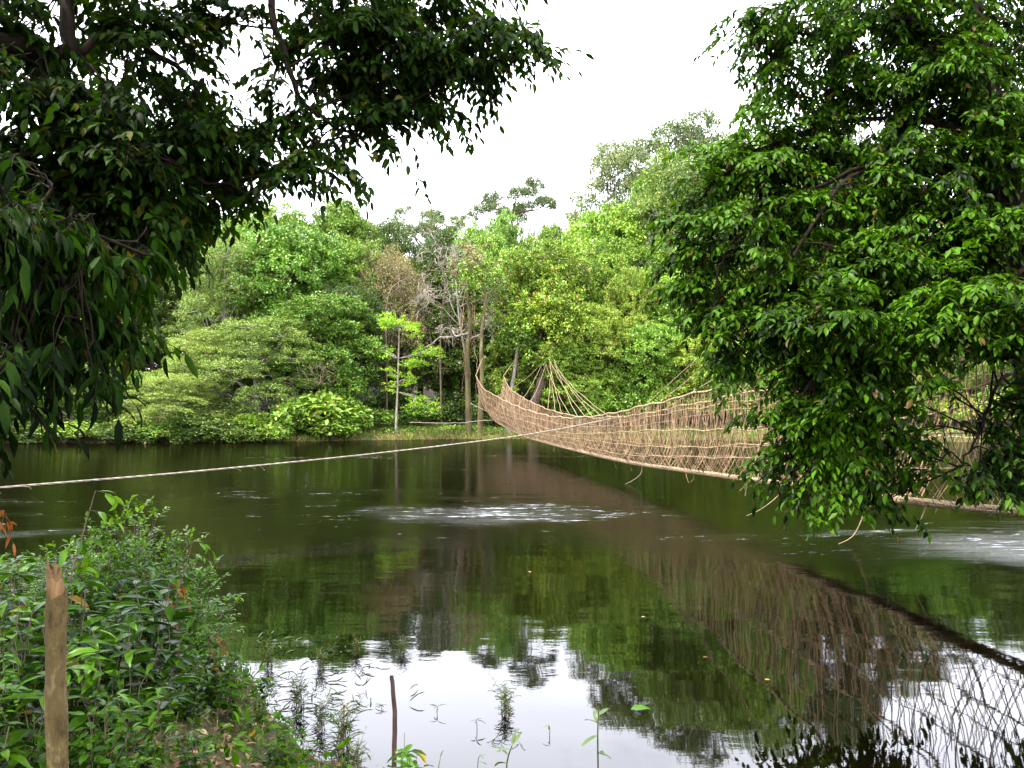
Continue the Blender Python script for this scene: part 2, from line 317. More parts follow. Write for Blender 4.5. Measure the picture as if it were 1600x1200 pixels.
    o = N('ShaderNodeOutputMaterial'); K(ms.outputs[0], o.inputs['Surface']); return m
wx = np.linspace(-260, 260, 27); wy = np.linspace(-5, 80, 18)
X, Y = np.meshgrid(wx, wy); nx = len(wx); i, j = np.meshgrid(np.arange(nx - 1), np.arange(len(wy) - 1)); a = (j * nx + i).ravel()
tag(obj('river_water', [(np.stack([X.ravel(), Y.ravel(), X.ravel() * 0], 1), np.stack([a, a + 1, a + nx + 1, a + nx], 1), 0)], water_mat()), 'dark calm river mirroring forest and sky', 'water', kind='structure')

# ------------------------------------------------------------------ far trees: prototypes
def clump_leaves(C, r, nleaf, Ls, Ws, rng, flatz=.55, kind='q', up=.9, drop=0.1, mat=0):
    """C (n,3) clump centres; leaves scattered about each"""
    n = len(C); off = rng.normal(0, 1, (n, nleaf, 3)); off = off / (np.linalg.norm(off, axis=2, keepdims=True) + 1e-6) * rng.random((n, nleaf, 1)) ** .5
    rr = r * rng.uniform(.6, 1.35, (n, 1, 1)); off *= rr; off[..., 2] *= flatz
    P = (C[:, None, :] + off).reshape(-1, 3)
    D = off.reshape(-1, 3) / r + rng.normal(0, .55, P.shape); D[:, 2] -= drop
    Nn = rng.normal(0, .55, P.shape); Nn[:, 2] += up; Nn += off.reshape(-1, 3) / r * .5
    l = Ls * rng.uniform(.6, 1.25, len(P))
    return leaves(P, D, Nn, l, l * Ws, kind, mat)
def sphere_dirs(n, rng, zmin=-.5):
    z = rng.uniform(zmin, 1, n); th = rng.uniform(0, 2 * math.pi, n); s = np.sqrt(1 - z * z)
    return np.stack([s * np.cos(th), s * np.sin(th), z], 1)
def proto_tree(kind, seed):
    """returns (crown chunks, trunk chunks); tree about 16 m high and 12 m wide, foot at the origin"""
    g = np.random.default_rng(seed); cr, tr = [], []
    H = 16.
    top = 9.5 if kind != 'umbrella' else 13
    bend = g.normal(0, .4, 2)
    trunk = spline([(0, 0, -1), (bend[0] * .5, bend[1] * .5, top * .4), (bend[0], bend[1], top)], 8)
    tr.append(tubes(trunk, np.linspace(.34, .16, 8), 7))
    lobes = []
    if kind == 'umbrella':
        for k in range(24):
            a = k * 2.4 + g.normal(0, .3); rr = 5.4 * math.sqrt((k + 1) / 25)
            lobes.append((np.array((cos(a) * rr, sin(a) * rr, 13.2 + g.uniform(0, 2.6) - rr * .12)), g.uniform(.6, 1.2), .3))
    elif kind == 'open':
        for k in range(26):
            a = k * 2.4; z = 7.5 + 8.0 * ((k + .5) / 26) ** .7; rr = g.uniform(.9, 5.2) * (1 - max(0, z - 12) / 6.5)
            lobes.append((np.array((cos(a) * rr, sin(a) * rr, z)), g.uniform(1.0, 1.8), .5))
    elif kind in ('feather',):
        for k in range(20):
            a = k * 2.4 + g.normal(0, .3); z = 2.5 + 12.5 * (k / 19) ** .9; rr = 4.2 * math.sqrt(max(.02, 1 - ((z - 7.) / 9.) ** 2)) * g.uniform(.6, 1.15)
            lobes.append((np.array((cos(a) * rr, sin(a) * rr, z)), g.uniform(1.7, 2.5), .68))
        lobes.append((np.array((0, 0, 13.5)), 2.2, .5)); lobes.append((np.array((0, 0, 10.5)), 2.6, .6))
    else:
        for k in range(22):
            a = k * 2.4 + g.normal(0, .35); z = 3.0 + 10.8 * (k / 21) ** .85; rr = 4.3 * math.sqrt(max(.02, 1 - ((z - 7.) / 8.2) ** 2)) * g.uniform(.65, 1.1)
            lobes.append((np.array((cos(a) * rr, sin(a) * rr, z)), g.uniform(1.6, 2.7), .72))
        lobes.append((np.array((g.normal(0, .6), g.normal(0, .6), 13.6)), 2.3, .8)); lobes.append((np.array((0, 0, 10.)), 3.0, .9))
    spec = {'broad': (.40, 36, .27, .48, .6), 'tall': (.36, 36, .22, .45, .7), 'feather': (.46, 38, .19, .45, .6), 'yellow': (.34, 36, .24, .47, .6),
            'umbrella': (.42, 32, .24, .4, .45), 'open': (.45, 24, .26, .4, .5), 'vine': (.45, 30, .24, .36, 1.5), 'dark': (.4, 34, .23, .45, .7)}[kind]
    for (c, r, fz) in lobes:
        nclump = int(26 * (r / 1.2) ** 2 * {'umbrella': 1.1, 'open': 1.2}.get(kind, 1))
        d = sphere_dirs(nclump, g, -.55); rad = r * g.uniform(.72, 1.08, (nclump, 1)) * (1 + .18 * np.sin(d[:, :1] * 5 + c[0]) * np.cos(d[:, 1:2] * 4 + c[1]))
        C = c + d * rad * np.array((1, 1, fz))
        cr += clump_leaves(C, spec[0], spec[1], spec[2], spec[3], g, spec[4])
        s = trunk[int(g.integers(3, 8))]
        tr.append(tubes(rough_path(s, c + np.array((0, 0, -r * .3)), 6, .22, g, -.3), np.linspace(.12, .035, 6), 5))
        ends = C[g.integers(0, nclump, 5)]; P = np.stack([rough_path(c, e, 4, .1, g) for e in ends]); tr.append(tubes(P, np.linspace(.04, .012, 4), 4))
    if kind == 'vine':
        for _ in range(70):
            a = g.uniform(0, 6.28); rr = g.uniform(2, 5.2); z = g.uniform(7, 13); p0 = np.array((cos(a) * rr, sin(a) * rr, z)); p1 = p0 + np.array((g.normal(0, .3), g.normal(0, .3), -g.uniform(3, 7)))
            tr.append(tubes(rough_path(p0, p1, 7, .12, g), .022, 3))
    return cr, tr
PROTO = {}
for kind, mats, seeds in (('broad', ('lf_bright', 'lf_mid'), (1, 2)), ('tall', ('lf_mid',), (3,)), ('feather', ('lf_feather', 'lf_feather'), (4, 5)), ('yellow', ('lf_yellow',), (6,)),
                          ('umbrella', ('lf_far',), (7,)), ('open', ('lf_far',), (8,)), ('vine', ('lf_vine',), (9,)), ('dark', ('lf_dark', 'lf_dark'), (10, 11))):
    PROTO[kind] = []
    for mname, sd_ in zip(mats, seeds):
        c, t = proto_tree(kind, sd_)
        PROTO[kind].append((mesh_from(kind + '_crown', flat(c), [M[mname]]), mesh_from(kind + '_trunk', t, [M['bark_pale'] if kind in ('open', 'feather') else M['bark']], True)))
TREE_N = {'broad': 'broadleaf_tree', 'tall': 'rainforest_tree', 'feather': 'feathery_tree', 'yellow': 'yellow_green_tree', 'umbrella': 'umbrella_tree', 'open': 'open_crowned_tree', 'vine': 'vine_hung_tree', 'dark': 'dark_tree'}
def far_tree(kind, var, px, top, d, wpx, label, group='trees of the far bank forest'):
    x = (px - 800) / F * d; z0 = float(gz(x, d)); ztop = W(px, top, d)[2]; h = ztop - z0; wd = wpx / F * d * (1.3 if d >= 80 else 1.08)
    me = PROTO[kind][var % len(PROTO[kind])]
    r = empty(TREE_N[kind], (x, d, z0 - .1), R.uniform(0, 6.28)); sx = wd / 12.2; r.scale = (sx, sx, h / 15.7)
    tag(r, label, 'tree', group)
    for nm, m_ in (('crown', me[0]), ('trunk', me[1])):
        o = bpy.data.objects.new(nm, m_); col.objects.link(o); o.parent = r
    return r
FT = [
 # skyline
 ('tall', 0, 345, 322, 90, 200, 'tall green tree on the skyline just right of the dark overhanging foliage'),
 ('tall', 0, 440, 318, 88, 170, 'tall round tree on the skyline above the bright green broadleaf crown'),
 ('broad', 1, 535, 312, 86, 140, 'highest domed tree of the left half of the skyline'),
 ('dark', 0, 605, 342, 86, 130, 'dark domed tree stepping down the skyline left of the flat-topped tree'),
 ('umbrella', 0, 668, 314, 94, 105, 'flat-topped grey-green tree leaning out of the skyline gap'),
 ('broad', 1, 735, 360, 86, 110, 'rounded light green crown above the white dead tree'),
 ('umbrella', 0, 800, 282, 104, 120, 'wispy umbrella-shaped tree standing highest above the middle of the skyline'),
 ('broad', 0, 785, 332, 90, 80, 'small round green crown directly beneath the wispy umbrella tree'),
 ('broad', 1, 858, 348, 90, 90, 'round green crown just right of the wispy umbrella tree'),
 ('open', 0, 965, 232, 92, 150, 'tall tree with a loose see-through crown against the white sky'),
 ('broad', 0, 958, 316, 84, 165, 'broad domed bright green tree under the loose see-through crown'),
 ('open', 0, 1075, 195, 84, 180, 'tall pale tree with open branches rising behind the near right foliage'),
 ('feather', 1, 1085, 250, 80, 180, 'pale green tall tree beneath the open branches by the near right foliage'),
 ('dark', 1, 1010, 395, 78, 130, 'dark shaded crown behind the small round yellowish tree'),
 ('tall', 0, 1190, 185, 76, 170, 'tall tree of the far bank glimpsed through the upper leaves of the near right tree'),
 ('dark', 0, 1300, 190, 77, 190, 'dark far-bank tree behind the middle of the near right tree'),
 ('open', 0, 1430, 300, 78, 200, 'tall far-bank tree glimpsed over the window of leaves at right'),
 ('broad', 1, 1640, 330, 82, 240, 'far-bank tree behind the trunk side of the near right tree'),
 ('dark', 0, 250, 325, 88, 200, 'dark tree of the far skyline mostly behind the hanging left foliage'),
 ('tall', 0, 120, 300, 88, 220, 'tall tree of the far skyline glimpsed through the left foliage'),
 ('dark', 1, -30, 330, 86, 230, 'dark far tree at the left end of the skyline'),
 ('dark', 1, 692, 352, 84, 110, 'dark green crown closing the skyline below the flat-topped tree'),
 ('broad', 0, 758, 350, 80, 100, 'mid green crown just left of the small crown under the wispy umbrella tree'),
 ('broad', 0, 1035, 258, 86, 130, 'green crown rising between the loose see-through crown and the near right foliage'),
 ('tall', 0, 1130, 228, 80, 140, 'tall mid green tree peeping between upper and lower boughs of the near right tree'),
 ('feather', 0, 900, 352, 92, 90, 'pale green crown filling the skyline between the two round green crowns'),
 # middle rows
 ('broad', 0, 445, 343, 74, 215, 'big bright green broadleaf tree with sunlit heaped crown left of the dark hollow'),
 ('feather', 0, 352, 382, 70, 165, 'pale feathery tree with yellowing top beside the bright green broadleaf'),
 ('vine', 0, 600, 385, 78, 150, 'brownish vine-smothered tree between the bright broadleaf and the dead trees'),
 ('dark', 0, 655, 400, 84, 150, 'dark tree in the shade behind the white dead branches'),
 ('dark', 1, 745, 400, 82, 150, 'dark tree behind the bare white branches, right of the hollow'),
 ('yellow', 0, 852, 372, 71, 205, 'large yellow-green tree with reddish young tips above the bridge fan ropes'),
 ('broad', 1, 935, 392, 76, 140, 'mid green tree right of the large yellow-green tree'),
 ('yellow', 0, 990, 414, 72, 105, 'small round yellowish crown on pale forked branches'),
 ('broad', 0, 1060, 430, 74, 150, 'green tree on the slope behind the near right foliage edge'),
 ('yellow', 0, 1165, 420, 74, 160, 'yellowish slope tree seen through the near right tree leaves'),
 ('tall', 0, 1290, 440, 74, 180, 'slope tree hidden behind the thick middle of the near right tree'),
 ('broad', 0, 1420, 450, 72, 180, 'bright far tree seen above the bridge through the leaf window'),
 ('dark', 0, 1540, 440, 72, 180, 'deep green far tree behind the dark bridge rails at right'),
 ('dark', 1, 240, 410, 74, 170, 'dark tree behind the low spreading trees at the left water edge'),
 ('broad', 0, 130, 420, 72, 190, 'green tree seen between the long hanging leaves at left'),
 ('tall', 0, 0, 430, 70, 190, 'far-bank tree at the left edge behind the long hanging leaves'),
 ('dark', 0, 540, 440, 72, 130, 'shaded tree filling the slope behind the slim lime-leaved tree'),
 ('dark', 1, 700, 470, 80, 170, 'shadowy tree deep in the hollow behind the dead trunks'),
 ('dark', 0, 795, 480, 76, 120, 'shadowy tree behind the two bridge anchor trunks'),
 # front rows
 ('feather', 1, 405, 500, 64.5, 200, 'pale spreading tree leaning over the water in front of the bright broadleaf'),
 ('broad', 1, 505, 455, 68, 185, 'mid green tree with skirts of leaves above the big-leaved bank shrub'),
 ('feather', 0, 268, 588, 60.5, 160, 'low pale tree dipping its boughs into the river at left'),
 ('feather', 1, 330, 520, 66, 170, 'layered pale tree behind the boughs that dip into the river'),
 ('broad', 1, 140, 560, 63, 190, 'bank tree behind the bare white branch at the left water edge'),
 ('dark', 1, 10, 545, 63, 210, 'dark bank tree at the left edge of the far shore'),
 ('yellow', 0, 925, 470, 69, 140, 'lower yellow-green tree leaning beside the fan ropes'),
 ('broad', 1, 905, 530, 67.5, 120, 'low round green tree right behind the fan ropes'),
 ('broad', 0, 1010, 500, 69, 140, 'leafy slope tree above the rising stay ropes'),
 ('yellow', 0, 1100, 520, 68, 150, 'bright yellow-green shrubby tree where the near rail rises at the leaves'),
 ('broad', 0, 1220, 540, 67, 160, 'far-bank tree behind the lowest boughs of the near right tree'),
 ('broad', 1, 1340, 560, 66, 150, 'far-bank tree behind the bridge net at right'),
 ('yellow', 0, 1440, 560, 66, 150, 'sunlit far tree framed by the leaf window over the net'),
 ('broad', 1, 1560, 560, 65, 160, 'low far tree behind the bridge rails at the right edge'),
]
for t in FT: far_tree(*t)
# filler rows deep in the forest and beyond the frame, seen in reflections and from the side
idx = 0
for k, px in enumerate(range(-420, 2100, 105)):
    far_tree(('dark', 'tall', 'broad', 'dark')[k % 4], k, px + R.uniform(-25, 25), 395 + R.uniform(-25, 25) if px < 1050 else 360, 79 + R.uniform(-2, 2) + (3 if 600 < px < 800 else 0), 170, 'deep forest tree closing the gaps behind the bank trees', 'deep forest trees behind the bank trees')

# ------------------------------------------------------------------ shrubs of the far bank
def proto_shrub(kind, seed):
    g = np.random.default_rng(seed); cr, tr = [], []
    # about 3 m wide, 2.6 m high
    nl = 9
    for k in range(nl):
        a = k * 2.4; rr = .95 * math.sqrt(k / nl); z = 1.7 - .9 * (k / nl) + g.normal(0, .15)
        c = np.array((cos(a) * rr, sin(a) * rr, z)); n = 34
        d = sphere_dirs(n, g, -.7); C = c + d * g.uniform(.4, .68, (n, 1))
        if kind == 'big': cr += clump_leaves(C, .26, 11, .36, .46, g, .7, kind='m', up=1.0)
        else: cr += clump_leaves(C, .24, 18, .18, .45, g, .6)
        tr.append(tubes(rough_path((g.normal(0, .2), g.normal(0, .2), -.4), c, 6, .06, g), np.linspace(.05, .02, 6), 4))
    return cr, tr
SH = {}
for kind, mn in (('big', 'lf_mid'), ('small', 'lf_mid'), ('pale', 'lf_feather'), ('deep', 'lf_dark'), ('sunny', 'lf_yellow')):
    c, t = proto_shrub('big' if kind == 'big' else 'small', hash_seed := {'big': 21, 'small': 22, 'pale': 23, 'deep': 24, 'sunny': 25}[kind])
    SH[kind] = (mesh_from(kind + '_shrub_foliage', flat(c), [M[mn]]), mesh_from(kind + '_shrub_stem', t, [M['bark']], True))
def shrub(kind, px, top, d, wpx, label, group='shrubs along the far shore', x=None):
    x = (px - 800) / F * d if x is None else x
    z0 = float(gz(x, d)); h = W(px, top, d)[2] - z0; wd = wpx / F * d
    r = empty('shrub', (x, d, z0 - .05), R.uniform(0, 6.28)); r.scale = (wd / 3.1, wd / 3.1, h / 2.45)
    tag(r, label, 'shrub', group)
    for nm, m_ in (('foliage', SH[kind][0]), ('stem', SH[kind][1])):
        o = bpy.data.objects.new(nm, m_); col.objects.link(o); o.parent = r
    return r
for s in [
 ('big', 500, 612, 62.5, 110, 'large-leaved pale green shrub hanging over the far shore'),
 ('big', 548, 622, 64, 70, 'large-leaved shrub on the shore left of the grassy bank'),
 ('big', 455, 628, 61, 80, 'large-leaved shrub touching the water left of its bigger neighbour'),
 ('small', 395, 640, 60.5, 90, 'low dark-footed shrub between the dipping pale tree and the large-leaved shrubs'),
 ('pale', 215, 640, 58.8, 80, 'pale shrub trailing in the river at the foot of the low pale tree'),
 ('pale', 300, 635, 59.4, 100, 'pale drooping shrub under the boughs that dip into the river'),
 ('small', 590, 634, 67, 80, 'green shrub behind the left end of the grassy bank'),
 ('small', 655, 628, 70, 80, 'green shrub behind the slim lime-leaved tree'),
 ('deep', 705, 612, 74, 90, 'dark shrub in the hollow between the slim tree and the vine-hung trunk'),
 ('deep', 770, 600, 71, 80, 'dark shrub between the two bridge anchor trunks'),
 ('deep', 815, 600, 70, 80, 'dark shrub behind the far end of the bridge'),
 ('sunny', 870, 612, 69, 70, 'shrub seen between the fan ropes'),
 ('small', 938, 606, 66, 95, 'rounded green shrub above the middle sag of the bridge'),
 ('small', 985, 590, 67, 90, 'green shrub where the stay ropes rise'),
 ('sunny', 1040, 575, 67, 90, 'yellow-green shrub behind the stay ropes'),
 ('sunny', 1095, 560, 67, 90, 'bright yellow-green shrub above the rising near rail'),
 ('small', 1150, 585, 66, 90, 'green shrub behind the net by the near leaves'),
 ('sunny', 1215, 610, 65, 90, 'sunlit shrub seen through the net left of the near boughs'),
 ('small', 1280, 610, 64, 90, 'far shrub behind the lowest near boughs'),
 ('sunny', 1350, 620, 63, 90, 'far shrub behind the net right of the near boughs'),
 ('small', 1420, 600, 63, 90, 'far shrub in the leaf window at right'),
 ('sunny', 1490, 610, 63, 90, 'sunlit far shrub in the leaf window at right'),
 ('small', 1560, 600, 62, 90, 'far shrub by the right edge of the far bank'),
 ('deep', 140, 625, 60.5, 100, 'dark shrub beside the bare white branch at the far left shore'),
 ('deep', 50, 625, 60.5, 110, 'dark shrub at the left end of the far shore'),
 ('deep', 350, 625, 62, 100, 'dark shrub in the shade behind the trailing pale shrubs'),
 ('deep', 620, 600, 74, 100, 'dark shrub up the slope behind the grassy bank'),
 ('deep', 75, 662, 57.4, 90, 'dark shrub trailing in the water between the two dark shore shrubs at far left'),
 ('deep', 225, 668, 57.6, 80, 'dark low shrub at the waterline below the pale trailing shrub'),
 ('deep', 300, 668, 57.9, 90, 'dark low shrub at the waterline under the dipping pale boughs'),
 ('deep', 385, 668, 58.6, 90, 'dark low shrub at the waterline right of the dipping pale boughs'),
 ('deep', 20, 655, 57.6, 110, 'dark shrub overhanging the river at the far left edge'),
 ('small', 110, 652, 57.8, 110, 'shrub overhanging the river under the bare white branch'),
 ('deep', 180, 660, 57.9, 90, 'dark shrub wading in the river left of the pale trailing shrub'),
 ('small', 255, 655, 58.2, 90, 'low shrub in the water below the dipping boughs'),
 ('deep', 350, 655, 58.6, 100, 'dark low shrub over the shaded water left of the large-leaved shrubs'),
 ('small', 425, 655, 59.6, 80, 'low shrub overhanging the water below the large-leaved shrubs'),
 ('big', 520, 650, 61.6, 80, 'low large-leaved shrub dipping into the water at the left end of the grassy bank'),
 ]: shrub(*s)

# dead pale tree, vine-hung trunks, slim lime tree -----------------------------------
def branching(p0, d0, length, r0, depth, g, out, up=.1, nb=3, spread=.8):
    k = 5; P = [np.array(p0, float)]; d = nrm(np.array(d0, float))
    for _ in range(k - 1):
        d = nrm(d + g.normal(0, .22, 3) + np.array((0, 0, up * .2))); P.append(P[-1] + d * length / (k - 1))
    P = np.array(P); out.append((P, np.linspace(r0, r0 * .6, k)))
    if depth > 0:
        for _ in range(nb):
            i = g.integers(2, k); branching(P[i], d + g.normal(0, spread, 3), length * g.uniform(.5, .75), r0 * .5, depth - 1, g, out, up, nb, spread)
def skeleton(out, sides=5): return [tubes(P, r, sides) for P, r in out]
g = np.random.default_rng(31)
d = 68; b = W(737, 650, d); root = empty('dead_tree', (b[0], d, float(gz(b[0], d)))); tag(root, 'bare whitish dead tree with tangled twigs in front of the dark hollow', 'tree')
tr = [(spline([W(735, 655, d), W(728, 560, d), W(718, 500, d), W(712, 430, d), W(706, 385, d)], 12), np.linspace(.16, .04, 12))]
for (a, bb) in [((718, 500), (690, 455)), ((716, 470), (742, 430)), ((714, 440), (698, 392)), ((718, 480), (760, 455)), ((720, 510), (680, 470)), ((722, 520), (765, 480)), ((720, 505), (700, 430)), ((727, 530), (690, 505))]:
    p0, p1 = W(*a, d), W(*bb, d + g.normal(0, 1)); branching(p0, p1 - p0, np.linalg.norm(p1 - p0) * .9, .05, 4, g, tr, .1, 3, .75)
obj('trunk', [tubes(P, np.maximum(r, .018), 5) for P, r in tr], M['bark_pale'], root, True)
ddt = 67.0
for (xs, lab, mat, rad, lean) in [
    ([(733, 662), (731, 600), (730, 545), (735, 505), (730, 460), (736, 415)], 'thick mossy trunk hung with vines in front of the dark hollow', 'bark_mossy', .24, 0),
    ([(750, 640), (753, 590), (752, 530), (758, 470), (755, 430)], 'slender mossy trunk holding the near rail of the bridge', 'bark_mossy', .18, 0),
    ([(795, 640), (800, 605), (806, 565), (810, 520)], 'pale leaning trunk holding the far rail of the bridge', 'bark_pale', .2, 0),
    ([(832, 640), (845, 600), (858, 565), (864, 535)], 'thick leaning trunk from which the fan of bridge ropes spreads', 'bark', .42, 0)]:
    P = spline([W(x, y, ddt if 'slender' not in lab else 66) for x, y in xs], 12); P[0][2] = float(gz(P[0][0], P[0][1])) - .3
    rt = empty('forest_trunk', P[0]); tag(rt, lab, 'tree', 'old trunks at the far end of the bridge')
    ch = [tubes(P, rad * np.array([1.35, 1.1, 1, .95, .9, .85, .78, .7, .6, .48, .36, .22]) * (1 + .08 * np.sin(np.arange(12) * 2.1)), 10)]
    obj('trunk', ch, M[mat], rt, True)
    vn = []
    for _ in range(16 if 'thick mossy' in lab else 4):
        i = g.integers(5, 12); a = P[i] + g.normal(0, rad * .8, 3); bq = a + np.array((g.normal(0, .35), g.normal(0, .2), -g.uniform(1.5, 5)))
        bq[2] = max(bq[2], float(gz(bq[0], bq[1])) + .1); vn.append(tubes(rough_path(a, bq, 8, .12, g), .025, 4))
    obj('hanging_vines', vn, M['liana'], rt, True)
    if 1:
        big_ = 'fan' in lab; nC = 200 if big_ else 60; C = P[-1] + (np.array((0, 0, 2.2)) if big_ else 0) + sphere_dirs(nC, g, -.8) * g.uniform(.8, 3.4 if big_ else 2.2, (nC, 1)); obj('crown', flat(clump_leaves(C, .42, 26, .28, .45, g)), M['lf_yellow' if 'fan' in lab else 'lf_vine' if 'thick mossy' in lab else 'lf_mid'], rt)
    if 'thick mossy' in lab:
        out_ = []
        branching(W(735, 520, ddt), W(690, 530, ddt) - W(735, 520, ddt), 2.6, .12, 2, g, out_, .2); branching(W(733, 530, ddt), W(765, 520, ddt) - W(733, 530, ddt), 1.6, .08, 2, g, out_, .2)
        obj('limb', [tubes(P_, np.maximum(r_, .02), 5) for P_, r_ in out_], M['bark_pale'], rt, True)
        C = np.concatenate([P[6:] + g.normal(0, .45, (6, 3)) for _ in range(3)]); obj('epiphytes', flat(clump_leaves(C, .35, 16, .25, .35, g)), M['lf_vine'], rt)  # epiphyte leaf clumps along the upper trunk
# more bare vines hanging in the hollow, each on a thin broken trunk
for (xs, lab) in [([(690, 640), (688, 560), (690, 500), (696, 440)], 'broken grey trunk draped with hanging lianas left of the dead tree'),
                  ([(605, 560), (603, 500), (612, 450), (650, 430)], 'thin bent bare trunk under the vine-smothered tree')]:
    P = spline([W(x, y, 70) for x, y in xs], 10); P[0][2] = float(gz(P[0][0], P[0][1])) - .3
    rt = empty('bare_tree', P[0]); tag(rt, lab, 'tree', 'bare trunks in the dark hollow'); out_ = [(P, np.linspace(.10, .035, 10))]
    for k in (5, 7, 9): branching(P[k], g.normal(0, 1, 3) + np.array((0, 0, .4)), 2.0, .035, 2, g, out_, .1)
    obj('trunk', [tubes(a_, np.maximum(b_, .016), 5) for a_, b_ in out_], M['bark'], rt, True)
    vn = []
    for _ in range(10):
        a = P[g.integers(4, 10)] + g.normal(0, .45, 3); bq = a + np.array((g.normal(0, .3), g.normal(0, .2), -g.uniform(2, 6))); bq[2] = max(bq[2], float(gz(bq[0], bq[1])) + .1)
        vn.append(tubes(rough_path(a, bq, 8, .1, g), .018, 3))
    obj('hanging_vines', vn, M['bark'], rt, True)
# slim lime tree at the shore
d = 65.2; b = W(618, 686, d); rt = empty('slim_tree', b); tag(rt, 'slim pale-stemmed young tree with lime green layered leaves on the shore', 'tree')
P = spline([W(618, 690, d), W(620, 640, d), W(622, 580, d), W(624, 505, d)], 12); P[0][2] = -.3
ch = [tubes(P, np.linspace(.12, .04, 12), 6)]; C = []
for (x0, y0, x1, y1, n) in [(624, 510, 645, 512, 60), (624, 515, 596, 503, 50), (624, 512, 620, 500, 50), (623, 560, 680, 545, 55), (623, 570, 660, 560, 50), (622, 590, 606, 578, 26), (622, 600, 640, 590, 34), (621, 605, 608, 600, 22), (621, 612, 668, 625, 30), (650, 620, 640, 640, 22), (660, 625, 680, 630, 16), (622, 560, 600, 550, 14)]:
    for q in range(3):
        a_ = W(x0, y0, d); b_ = W(x1 + g.normal(0, 4), y1 + g.normal(0, 3), d + g.normal(0, .8)); pp = rough_path(a_, b_, 5, .06, g); ch.append(tubes(pp, np.linspace(.035, .012, 5), 4))
        t_ = g.uniform(.45, 1.1, (n // 6, 1)); C.append(a_ + (b_ - a_) * t_ + g.normal(0, 1, (n // 6, 3)) * np.array((.32, .4, .24)))
obj('trunk', ch, M['bark_pale'], rt, True); obj('crown', flat(clump_leaves(np.concatenate(C), .26, 22, .22, .36, g, .35)), M['lf_lime'], rt)
# bare white branch leaning out over the water at far left
d = 59.5; rt = empty('bare_branch', W(85, 660, d)); tag(rt, 'bare bleached branch arching over the water at the far left shore', 'branch'); out_ = []
out_.append((spline([W(85, 655, d), W(105, 655, d), W(125, 660, d), W(170, 675, d)], 10), np.linspace(.07, .02, 10)))
out_.append((spline([W(85, 630, d), W(100, 645, d), W(118, 655, d), W(145, 650, d)], 10), np.linspace(.06, .02, 10)))
for p_ in out_[:2]:
    for k in (4, 6, 8): branching(p_[0][k], p_[0][-1] - p_[0][0] + g.normal(0, 1.2, 3), 1.0, .03, 1, g, out_)
obj('wood', skeleton(out_), M['bark_pale'], rt, True)
rt = empty('bare_branch', W(485, 590, 61.5)); tag(rt, 'bare reddish branch fan sticking out above the large-leaved shrub', 'branch'); out_ = []
for _ in range(6): branching(W(500, 600, 61.5), W(490 + g.normal(0, 30), 565, 60) - W(500, 600, 61.5), 1.6, .04, 2, g, out_, 0)
obj('wood', skeleton(out_), M['bark'], rt, True)

# grass on the far bank -------------------------------------------------------------
def blades(x, y, z, hgt, wid, rng, lean=.35):
    n = len(x); P = np.stack([x, y, z], 1); D = rng.normal(0, lean, (n, 3)); D[:, 2] = 1
    Nn = rng.normal(0, 1, (n, 3)); Nn[:, 2] = .2; l = hgt * rng.uniform(.5, 1.3, n)
    return leaves(P, D, Nn, l, wid, 'b')
n = 26000; x = g.uniform(-26, 40, n); u = g.random(n) ** 1.4 * 7 - .1; y = yf(x) + u; gh = .12 + .42 * np.clip(.5 + .8 * wob(x, y, 1.9), 0, 1)
tag(obj('bank_grass', flat(blades(x, y, gz(x, y) - .02, gh, .04, g, .6)), M['grass_far']), 'yellow-green grass along the far shore', 'grass', kind='stuff')
n = 2600; x = g.uniform(-26, 34, n); y = yf(x) + g.uniform(1.2, 9, n); C = np.stack([x, y, gz(x, y) + .15], 1)
tag(obj('undergrowth', flat(clump_leaves(C, .35, 12, .2, .5, g, .5)), M['lf_mid']), 'low leafy undergrowth on the far bank slope', 'undergrowth', kind='stuff')

# ------------------------------------------------------------------ rope bridge
A_, B_ = 7.77, -.1496
ZT = sorted([(64, 5.2), (60, 3.98), (50.6, 2.97), (43, 2.34), (37.4, 2.05), (32.7, 1.95), (27.1, 2.10), (17.8, 2.72), (12.3, 3.22), (10, 3.5), (7, 4.1), (5, 4.8)])
ZB = sorted([(64, 2.25), (58.6, 1.5), (50, 1.02), (44.7, .78), (35.3, .66), (28.8, .60), (25, .61), (18, .77), (12.3, .90), (10, 1.0), (7, 1.15), (5, 1.3)])
def smooth_interp(tab):
    xs = np.array([t[0] for t in tab]); ys = np.array([t[1] for t in tab]); dd = np.linspace(4.6, 65, 240); yy = np.interp(dd, xs, ys)
    for _ in range(6): yy[2:-2] = (yy[:-4] + yy[1:-3] + yy[2:-2] + yy[3:-1] + yy[4:]) / 5
    return lambda q: np.interp(q, dd, yy)
zt, zb = smooth_interp(ZT), smooth_interp(ZB)
def wtop(q): return 1.15 + 1.1 * np.clip((np.asarray(q, float) - 36) / 28, 0, 1) ** 1.6 + .9 * np.clip((22 - np.asarray(q, float)) / 17, 0, 1) ** 1.5
bn = nrm(np.array((1, -B_, 0.)))
def bc(q, off, z):
    q = np.asarray(q, float); x = A_ + B_ * q
    return np.stack([x + bn[0] * off, q + bn[1] * off, z + 0 * x], -1)
def net_pt(q, side, v):
    """v=0 at the walkway edge, 1 at the rail; the sides bulge outward like a hammock"""
    q = np.asarray(q, float); zb_, zt_ = zb(q), zt(q); wb = .16; wt = wtop(q) / 2
    off = side * (wb + (wt - wb) * np.asarray(v) ** .75 + .10 * np.sin(np.asarray(v) * math.pi))
    return bc(q, off, zb_ + (zt_ - zb_) * np.asarray(v) ** 1.12)
g = np.random.default_rng(55)
bridge = empty('liana_footbridge', (A_ + B_ * 34, 34, 0)); tag(bridge, 'long sagging footbridge woven from brown lianas across the river', 'bridge')
QB = np.linspace(5, 64, 150)
